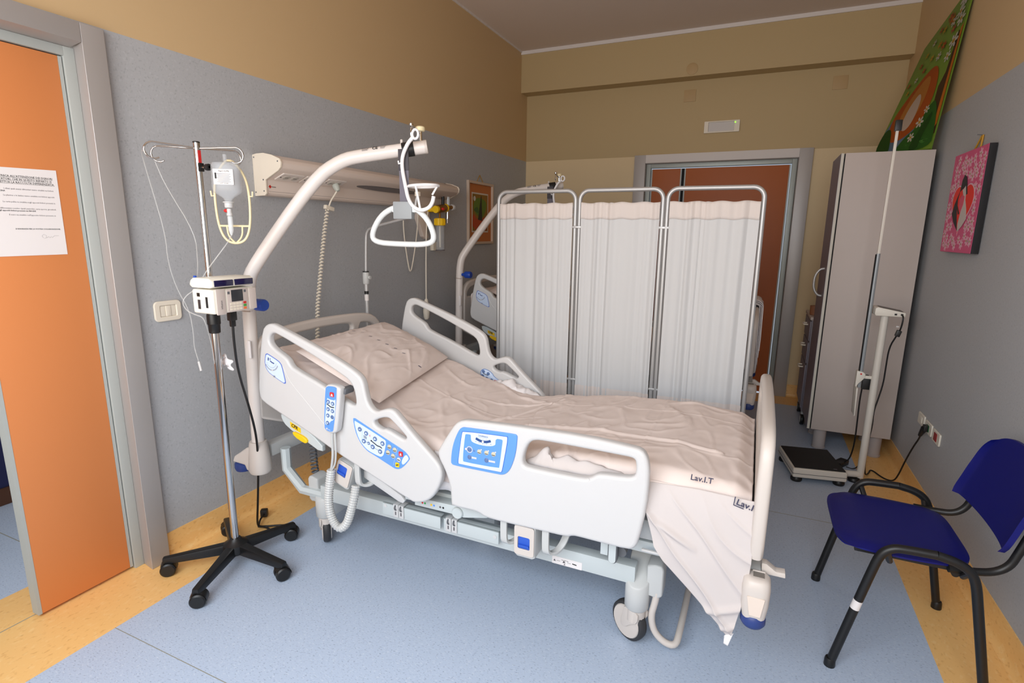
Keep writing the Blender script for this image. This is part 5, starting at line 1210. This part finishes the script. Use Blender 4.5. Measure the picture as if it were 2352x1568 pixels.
# bedside cabinet beyond it
bs = thing('bedside_cabinet', 'grey bedside cabinet on castors half hidden behind the tall cabinet', 'cabinet', (.68, 5.05, 0))
G().box(.424, .90, 4.72, 5.18, .12, .86).obj('body', M_cabd, bs, bevel=.004)
G().box(.412, .91, 4.71, 5.19, .86, .885).obj('top', M_cab, bs, bevel=.005)
for z0, z1 in ((.15, .50), (.515, .68), (.695, .85)):
    f_ = G().box(.415, .4238, 4.73, 5.17, z0, z1).obj('drawer', M_cabd, bs, bevel=.002)
    zc = z1-.05; G().tube(smooth_path([(.416, 4.90, zc), (.388, 4.90, zc), (.385, 4.905, zc), (.385, 4.995, zc), (.388, 5.0, zc), (.416, 5.0, zc)]), .006, 8).obj('handle', M_ivory, f_)
for x, y in ((.442, 4.77), (.442, 5.13), (.87, 4.77), (.87, 5.13)):
    w_ = G().tube([(x-.014, y, .045), (x-.010, y, .045), (x+.010, y, .045), (x+.014, y, .045)], [.042, .045, .045, .042], 20).obj('castor', M_black, bs, ang=40)
    G().tube([(x-.0155, y, .045), (x+.0155, y, .045)], .028, 16).box(x-.012, x+.012, y-.012, y+.012, .088, .12).obj('castor_hub', M_grey, w_)
tr_ = G().lathe([(.03, .8862), (.034, .89), (.036, .96), (.034, .96)], (.447, 4.86, 0), 'z', 16).obj('cup', mat('cup_tan', (150, 100, 70), .5))
tag(tr_, 'small brown cup on the bedside cabinet behind the tall cabinet', 'cup')

# ------------------------------------------------------------------ paintings on the right
cv = thing('meadow_painting', 'large canvas with a green flower meadow leaning on top of the tall cabinet', 'painting', (.9, 4.3, 2.03))
Qa, Qb, Qc, Qd = Vector((.898, 4.215, 2.035)), Vector((.655, 4.56, 2.034)), Vector((.930, 4.95, 2.80)), Vector((.948, 4.035, 2.90))
# u runs far -> near, v bottom -> top
def Q(u, v, w=0):
    p = Qb*(1-u)*(1-v)+Qa*u*(1-v)+Qc*(1-u)*v+Qd*u*v
    n = ((Qa-Qb).cross(Qc-Qb)).normalized()
    if n.x > 0: n = -n
    return p+n*w
g = G(); NQ = 48; M1 = NQ+1; g.grid(lambda u, v: Q(u, v), NQ, NQ); g.grid(lambda u, v: Q(u, v, -.012), NQ, NQ, True)
edge = [i*M1 for i in range(M1)]+[NQ*M1+j for j in range(1, M1)]+[i*M1+NQ for i in range(NQ-1, -1, -1)]+[j for j in range(NQ-1, 0, -1)]
g.f += [(edge[i], edge[(i+1) % len(edge)], M1*M1+edge[(i+1) % len(edge)], M1*M1+edge[i]) for i in range(len(edge))]
cbase = g.obj('canvas', mat('paint_meadow', (104, 134, 38), .6), cv)
def art2(name, poly, rgb, k, sub=1):
    """flat painted shape on the canvas, triangulated finely enough to follow it"""
    me = plate_mesh([(p[0], p[1]) for p in poly], [], .0004)
    if name[:12] != 'painted_flow':
        bm = bmesh.new(); bm.from_mesh(me); bmesh.ops.triangulate(bm, faces=bm.faces)
        for _ in range(5):
            bmesh.ops.subdivide_edges(bm, edges=[e for e in bm.edges if e.calc_length() > .05], cuts=1); bmesh.ops.triangulate(bm, faces=bm.faces)
        bm.to_mesh(me); bm.free()
    vs = [Q(v.co.x, v.co.y, .0015+.0012*k) for v in me.vertices]
    fs = [tuple(p.vertices) for p in me.polygons]
    bpy.data.meshes.remove(me)
    return G().add(vs, fs).obj(name, mat('paint_%d_%d_%d' % rgb, rgb, .6), cv, smooth=False)
art2('painted_tree', [(.86,.05),(1,.10),(1,.70),(.93,.74),(.90,.5),(.83,.42)], (98, 70, 40), 1)
art2('painted_trunk_light', [(.945,.12),(.998,.16),(.998,.76),(.965,.74),(.955,.45)], (224, 134, 40), 2)
art2('painted_sky', chaikin([(.02,.02),(.02,.30),(.25,.34),(.60,.20),(.72,.02)], 1), (122, 146, 168), 1)
art2('painted_bush_orange', chaikin([(.10,.20),(.08,.34),(.20,.46),(.42,.58),(.66,.62),(.78,.52),(.80,.34),(.66,.18),(.40,.10),(.20,.10)], 2), (206, 104, 34), 2)
art2('painted_bush_light', chaikin([(.22,.26),(.28,.42),(.46,.54),(.62,.56),(.66,.44),(.58,.28),(.40,.18)], 2), (216, 146, 64), 3)
art2('painted_patch_cream', chaikin([(.32,.22),(.36,.36),(.50,.46),(.58,.38),(.54,.22),(.42,.16)], 2), (226, 206, 186), 4)
art2('painted_hill', chaikin([(.0,.0),(.0,.22),(.14,.24),(.24,.10),(.28,.0)], 2), (54, 98, 30), 3)
art2('painted_hill', chaikin([(.36,.0),(.50,.12),(.66,.16),(.82,.34),(.92,.30),(.995,.12),(.995,.0)], 2), (62, 118, 40), 5)
art2('painted_leaf', chaikin([(.62,.0),(.70,.12),(.86,.26),(.90,.22),(.80,.08),(.78,.0)], 1), (48, 92, 30), 6)
rnd = random.Random(3)
def daisy(u, v, r, rgb, k, n=6, mid=(212, 170, 50)):
    P = []
    for i in range(n*4):
        a = 2*pi*i/(n*4); rr = r*(.35+.65*abs(cos(a*n/2))); P.append((u+rr*cos(a), v+rr*sin(a)*.62))
    art2('painted_flower', P, rgb, k); art2('painted_flower_centre', circ(u, v, r*.28, 8, r*.18), mid, k+1)
for u, v, r, rgb in ((.90,.93,.09,(226,222,212)),(.88,.86,.07,(220,216,206)),(.93,.80,.07,(226,220,210)),(.66,.92,.05,(196,70,60)),(.72,.88,.06,(206,110,40)),(.60,.86,.045,(214,176,50)),(.78,.84,.055,(220,216,206)),(.90,.68,.08,(226,222,212)),(.86,.60,.06,(222,218,208)),(.70,.72,.05,(206,90,50)),(.60,.76,.045,(214,150,50)),(.50,.70,.04,(214,176,50)),(.40,.64,.04,(196,70,60)),(.28,.60,.04,(220,216,206)),(.18,.52,.035,(214,176,50)),(.12,.60,.04,(196,70,60)),(.66,.66,.05,(222,216,206)),(.50,.90,.04,(196,70,60)),(.42,.84,.045,(220,216,206)),(.33,.78,.04,(214,176,50)),(.26,.72,.04,(196,70,60)),(.82,.78,.045,(196,84,80)),(.70,.20,.07,(226,216,200)),(.76,.28,.05,(226,216,200)),(.62,.10,.06,(226,216,200))):
    daisy(u, v, r, rgb, 7)
# pink canvas
pk = thing('heart_painting', 'pink daisy canvas with a red heart hung on the right wall', 'painting', (XR, 3.5, 1.43))
ky0, ky1, kz0, kz1 = 3.300, 3.785, 1.425, 1.933
KX = XR-.034
G().box(KX, XR-.004, ky0, ky1, kz0, kz1).obj('stretcher', mat('canvas_edge_black', (18, 16, 20), .7), pk, bevel=.0015)
ft_ = G().box(KX-.0012, KX-.0002, ky0+.001, ky1-.001, kz0+.001, kz1-.001).obj('canvas', mat('paint_pink', (216, 88, 132), .6), pk)
def MK(k): return FXm(KX-.0014-.0005*k)
def art3(name, poly, rgb, k): return plate(name, poly, mat('paint_%d_%d_%d' % rgb, rgb, .6), MK(k), .0005, parent=ft_)
cy, cz = 3.542, 1.661
def heart(s, dy=0, dz=0):
    P = []
    for i in range(48):
        t = 2*pi*i/48; P.append((cy+s*.0100*16*sin(t)**3, cz+s*.0085*(13*cos(t)-5*cos(2*t)-2*cos(3*t)-cos(4*t))))
    return P
dz_ = []
for i in range(900):
    y, z = rnd.uniform(ky0+.03, ky1-.03), rnd.uniform(kz0+.03, kz1-.03)
    if ((y-cy)/(.168 if z > 1.6 else .13))**2+((z-1.65)/.165)**2 < 1: continue
    if any((y-a)**2+(z-b)**2 < .040**2 for a, b in dz_): continue
    dz_.append((y, z))
for y, z in dz_:
    r = rnd.uniform(.024, .030); P = []; ph = rnd.random()*3
    for i in range(28):
        a = 2*pi*i/28; rr = r*(.28+.72*abs(cos(3.5*(a+ph)))); P.append((y+rr*cos(a), z+rr*sin(a)))
    art3('daisy', P, (222, 176, 190), 0); art3('daisy_centre', circ(y, z, .0055, 7), (150, 120, 50), 1)
art3('heart_rim', heart(1.05), (222, 180, 196), 2); art3('heart', heart(.98), (240, 42, 24), 3)
art3('dark_figure', [(3.6004, 1.74), (3.5906, 1.7906), (3.5666, 1.8167), (3.5297, 1.8025), (3.5065, 1.7623), (3.4801, 1.7157), (3.5028, 1.7131), (3.5369, 1.7572), (3.57, 1.743), (3.601, 1.733), (3.6132, 1.6938), (3.6041, 1.6655), (3.5573, 1.6225), (3.5741, 1.6173), (3.6055, 1.6515), (3.5832, 1.5998), (3.5481, 1.5351), (3.6311, 1.5816), (3.676, 1.6249), (3.6575, 1.672), (3.6138, 1.722)], (18, 16, 20), 4)
art3('light_figure', [(3.5235, 1.7587), (3.5018, 1.7167), (3.4957, 1.6892), (3.4605, 1.6431), (3.4371, 1.5936), (3.4843, 1.558), (3.5434, 1.5305), (3.5533, 1.5718), (3.5357, 1.6358), (3.5205, 1.6947), (3.5604, 1.7378)], (206, 196, 190), 5)
art3('pink_face', [(3.5489, 1.7166), (3.5112, 1.7057), (3.5144, 1.6672), (3.5418, 1.6245), (3.5763, 1.6553), (3.5826, 1.6973)], (222, 82, 110), 6)
G().tube([(XR-.012, 3.50, kz1-.004), (XR-.006, 3.512, kz1+.066), (XR-.006, 3.525, kz1+.066), (XR-.014, 3.585, kz1-.004)], .0045, 6).obj('hanging_ribbon', M_gold, pk)
G().cyl((XR, 3.515, kz1+.066), (XR-.03, 3.515, kz1+.069), .002, 6).obj('nail', M_greyd, pk)

# ------------------------------------------------------------------ wall outlets on the right
M_sock = mat('socket_ivory', (226, 220, 206), .45)
def outlet(y, z, label):
    o = thing('wall_outlet', label, 'socket', (XR, y, z), 'outlets on the right wall')
    plate('plate', rrect(y-.062, y+.062, z-.032, z+.034, .008), M_sock, FXm(XR-.005), .009, bev=.003, parent=o); return o
w1 = outlet(3.716, .459, 'blank cream outlet plate, the farthest of the three on the right wall')
G().box(XR-.012, XR-.009, 3.69, 3.745, .442, .476).obj('insert', M_sock, w1, bevel=.002)
w2 = outlet(3.566, .455, 'outlet with green insert holding the black plug on the right wall')
G().box(XR-.012, XR-.009, 3.545, 3.59, .437, .473).obj('insert', mat('insert_green', (20, 92, 52), .45), w2, bevel=.002)
w3 = outlet(3.418, .453, 'outlet plate with red insert nearest the blue chair on the right wall')
G().box(XR-.012, XR-.009, 3.397, 3.447, .433, .476).obj('insert', mat('insert_red', (150, 24, 28), .4), w3, bevel=.002)

# ------------------------------------------------------------------ weighing scale with height rod
ws = thing('weighing_scale', 'column scale with black platform and tall height rod before the tall cabinet', 'scale', (.45, 3.78, 0))
Rz = Matrix.Translation((.433, 3.775, 0)) @ Matrix.Rotation(radians(11), 4, 'Z')
def pz(o): o.data.transform(Rz); return o
pz(G().box(-.152, .152, -.185, .185, .030, .092).obj('platform', M_scale, ws, bevel=.012, seg=3))
pz(G().box(-.1535, .1535, -.1865, .1865, .056, .0585).obj('platform_joint', M_inkg, ws))
pz(G().box(-.143, .143, -.176, .176, .0925, .098).obj('rubber_mat', M_mat, ws, bevel=.003))
for x in (-.12, .12):
    for y in (-.15, .15): pz(G().lathe([(.030, 0), (.033, .006), (.033, .018), (.026, .030)], (x, y, 0), 'z', 18).obj('foot', M_black, ws))
pz(G().box(.08, .10, -.16, -.15, .0975, .0985).obj('mark', M_inkg, ws))
M_pole = mat('scale_pole', (214, 208, 198), .4)
G().tube(smooth_path([(.56, 3.72, .048), (.66, 3.742, .048), (.700, 3.752, .048)], 1), .020, 14).obj('base_arm', M_pole, ws, ang=60)
G().tube([(.703, 3.755, .028), (.708, 3.755, 1.05)], .0205, 18).obj('column', M_pole, ws, ang=60)
G().lathe([(.034, 0), (.036, .01), (.030, .022), (.02, .026)], (.672, 3.75, 0), 'z', 18).obj('foot', M_black, ws)
hd_ = G().prism([(.650, 1.060), (.655, 1.049), (.80, 1.049), (.800, 1.075), (.662, 1.100), (.650, 1.092)], 'y', 3.715, 3.83).obj('display', M_scale, ws, bevel=.005)
G().add([(.672, 3.725, 1.1010), (.79, 3.725, 1.0795), (.79, 3.82, 1.0795), (.672, 3.82, 1.1010)], [(0, 1, 2, 3)]).obj('display_face', mat('display_grey', (120, 114, 112), .4), hd_, smooth=False)
for x in (.752, .782): G().box(x-.006, x+.006, 3.7135, 3.716, 1.058, 1.068).obj('port', M_black, hd_)
G().tube([(.632, 3.765, .60), (.6335, 3.765, 1.405)], .0105, 8).obj('lower_rod', mat('rod_grey', (160, 166, 170), .35, metal=.3), ws)
G().box(.629, .643, 3.760, 3.772, 1.40, 2.10, ('Y', radians(.35))).obj('upper_rod', M_scale, ws, bevel=.002)
G().box(.6195, .6235, 3.752, 3.776, .66, 1.40, ('Y', radians(.1))).obj('rod_edge', M_dark, ws)
G().box(.624, .656, 3.752, 3.780, 2.078, 2.135).obj('rod_cap', M_black, ws, bevel=.003)
sld = G().prism([(.608, .705), (.640, .70), (.652, .69), (.654, .672), (.645, .655), (.622, .625), (.614, .60), (.608, .60)], 'y', 3.742, 3.788).obj('slider', M_scale, ws, bevel=.004)
G().prism([(.608, .61), (.616, .61), (.620, .44), (.615, .435)], 'y', 3.69, 3.80).obj('measuring_flap', M_scale, sld, bevel=.001)
G().lathe([(.005, 0), (.005, .004)], (.630, 3.739, .688), 'y', 10).obj('index_dot', M_red, sld)
G().box(.628, .705, 3.750, 3.764, .66, .678).obj('rod_bracket', M_scale, ws, bevel=.002)
# scale cables and adapters
ca = thing('scale_power_cable', 'black power cable with ferrite from the scale display to the outlet', 'cable', (.78, 3.8, 0))
G().tube(smooth_path([(.782, 3.712, 1.062), (.786, 3.69, 1.05), (.784, 3.70, .985), (.778, 3.74, .94), (.755, 3.77, .86), (.758, 3.79, .74), (.760, 3.80, .63), (.746, 3.80, .53), (.730, 3.79, .45), (.735, 3.79, .36), (.728, 3.80, .25), (.728, 3.80, .12), (.74, 3.82, .02), (.775, 3.90, .006), (.80, 3.99, .006), (.845, 3.86, .006), (.89, 3.83, .006), (.905, 3.80, .05), (.915, 3.74, .18), (.925, 3.67, .30), (.935, 3.62, .375), (.93, 3.60, .40)], 2), .0045, 8).obj('cable', M_black, ca, ang=60)
G().box(.766, .790, 3.705, 3.735, .935, .972, ('Y', radians(15))).obj('ferrite', M_black, ca, bevel=.004)
G().tube([(.93, 3.605, .395), (.935, 3.585, .43), (.938, 3.572, .452)], [.010, .015, .018], 10).box(.930, .9485, 3.548, 3.585, .437, .472).obj('plug', M_black, ca, bevel=.003)
G().box(.762, .776, 3.712, 3.716, .99, .997).obj('cable_tag', M_white, ca)
cb2 = thing('scale_adapter', 'black adapter blocks with cable hanging on the scale column and lying on the floor', 'adapter', (.66, 3.8, 0))
G().box(.648, .700, 3.776, 3.82, .585, .665).obj('upper_block', M_black, cb2, bevel=.006)
G().tube(smooth_path([(.660, 3.80, .665), (.668, 3.80, .672), (.68, 3.80, .67)]), .004, 6).obj('cable', M_black, cb2)
G().tube(smooth_path([(.655, 3.80, .59), (.652, 3.80, .50), (.656, 3.80, .36), (.66, 3.81, .22), (.655, 3.86, .10), (.645, 3.95, .04)]), .0045, 8).obj('cable', M_black, cb2, ang=60)
G().box(.60, .655, 3.925, 4.035, .001, .036, ('Z', radians(-32))).obj('floor_block', M_black, cb2, bevel=.006)
G().tube(smooth_path([(.655, 3.94, .012), (.70, 3.93, .006), (.735, 3.98, .03), (.745, 3.90, .16), (.742, 3.85, .32), (.738, 3.84, .44), (.728, 3.84, .50)]), .0035, 6).obj('cable', M_black, cb2, ang=60)

# ------------------------------------------------------------------ blue chair
ch = thing('visitor_chair', 'blue plastic visitor chair with black tube legs facing the bed', 'chair', (.58, 2.25, 0))
def seat_fn(sg):
    def fn(u, v):
        # rounded-square map
        a, b = u*2-1, v*2-1
        d_ = max(abs(a), abs(b)); k_ = d_/((abs(a)**5+abs(b)**5)**.2) if d_ > 1e-6 else 1
        x, y = a*k_, b*k_
        wy = .232-.018*(a > 0)*a
        X = .543+x*.198; Y = 2.255+y*wy
        d = max(abs(a), abs(b))
        z = .462+.010*max(0, -(a+.62))*-3*(a < -.62)-.004*cos(a*1.5)*cos(b*1.5)+.006*(a > .5)*(a-.5)
        if sg < 0: z = .440+.006*d**4
        else: z -= .010*max(0, d-.86)/.14*d
        return (X, Y, z)
    return fn
g = G(); g.grid(seat_fn(1), 22, 22); g.grid(seat_fn(-1), 22, 22, True)
n = 23; edge = [i*n for i in range(n)]+[(n-1)*n+j for j in range(1, n)]+[i*n+n-1 for i in range(n-2, -1, -1)]+[j for j in range(n-2, 0, -1)]
g.f += [(edge[i], edge[(i+1) % len(edge)], n*n+edge[(i+1) % len(edge)], n*n+edge[i]) for i in range(len(edge))]
g.obj('seat', M_chair, ch, ang=60)
def back_fn(sg):
    def fn(u, v):
        a, b = u*2-1, v
        wy = .238-.012*b
        k_ = 1 if b < .5 and b > .12 else (1-max(0, (b-.5)/.5)**3.2*.20-max(0, (.12-b)/.12)**2*.05)
        Y = 2.265+a*wy*k_
        z = .530+.275*b-.035*abs(a)**4*(b > .4)*(b-.4)/.6+.006*(1-a*a)*b
        X = .792+.072*b+.016*(1-a*a)-.006*abs(a)**6+.006*sin(pi*b)
        if sg < 0: X += .011
        if abs(a) > .93: X -= .012*(abs(a)-.93)/.07*(1 if sg > 0 else .4)
        return (X, Y, z)
    return fn
g = G(); g.grid(back_fn(1), 28, 16); g.grid(back_fn(-1), 28, 16, True)
r_, c_ = 29, 17; edge = [i*c_ for i in range(r_)]+[(r_-1)*c_+j for j in range(1, c_)]+[i*c_+c_-1 for i in range(r_-2, -1, -1)]+[j for j in range(c_-2, 0, -1)]
g.f += [(edge[i], edge[(i+1) % len(edge)], r_*c_+edge[(i+1) % len(edge)], r_*c_+edge[i]) for i in range(len(edge))]
g.obj('backrest', M_chair, ch, ang=60)
for y, nm in ((1.985, 'near'), (2.522, 'far')):
    ft = smooth_path([(.365, y, .008), (.446, y, .405), (.462, y, .468), (.492, y, .496), (.53, y, .500), (.61, y, .502)], 2)
    rt = smooth_path([(.61, y, .502), (.665, y, .492), (.702, y, .470), (.720, y, .435), (.735, y, .36), (.803, y, .008)], 2)
    for nm_, P in (('leg', ft), ('leg', rt)):
        l = G().tube(P, .0145, 12).obj(nm_, M_black, ch, ang=60)
        e = P[0] if nm_ == 'leg' and P is ft else P[-1]
        d = 1 if P is ft else -1
        G().lathe([(.018, 0), (.0185, .004), (.0175, .026), (.0150, .032)], (e[0], y, 0), 'z', 14).obj('foot_cap', M_black, l)
        if P is ft and y < 2:
            a, b = Vector((.365, y, .008)), Vector((.446, y, .405)); G().cyl(a+(b-a)*.60, a+(b-a)*.685, .0150, 14).obj('sticker', M_paper, l)
    for x in (.50, .70):
        yy0, yy1 = (y, y+.09) if y < 2.2 else (y-.09, y)
        G().tube([(x-.02 if x < .6 else x, y, .478 if x < .6 else .462), (x, (yy0+yy1)/2, .425), (x, yy0 if y > 2.2 else yy1, .425)], .010, 10).obj('seat_bracket', M_black, ch)
for x in (.47, .68): G().tube([(x, 2.03, .428), (x, 2.48, .428)], .0115, 12).obj('cross_tube', M_black, ch)
for y in (2.045, 2.45): G().box(.40, .70, y, y+.015, .428, .442).obj('seat_runner', M_black, ch)
for y in (2.055, 2.465):
    s = 1 if y < 2.2 else -1
    G().tube(smooth_path([(.66, y-.02*s, .440), (.735, y-.01*s, .442), (.785, y, .450), (.818, y, .480), (.832, y, .53), (.850, y, .60), (.868, y, .67)], 2), .0125, 12).obj('back_support', M_black, ch, ang=60)
# navy bench seen through the left doorway
bn = thing('bench', 'dark navy upholstered bench beyond the left doorway', 'bench', (-4.0, 1.3, 0))
G().box(-4.38, -3.62, .85, 1.42, .10, .62).obj('upholstery', mat('navy_cloth', (30, 34, 78), .8), bn, bevel=.03, seg=3)
G().box(-4.36, -3.64, .87, 1.40, 0, .0995).obj('plinth', mat('plinth_brown', (88, 54, 34), .6), bn, bevel=.004)
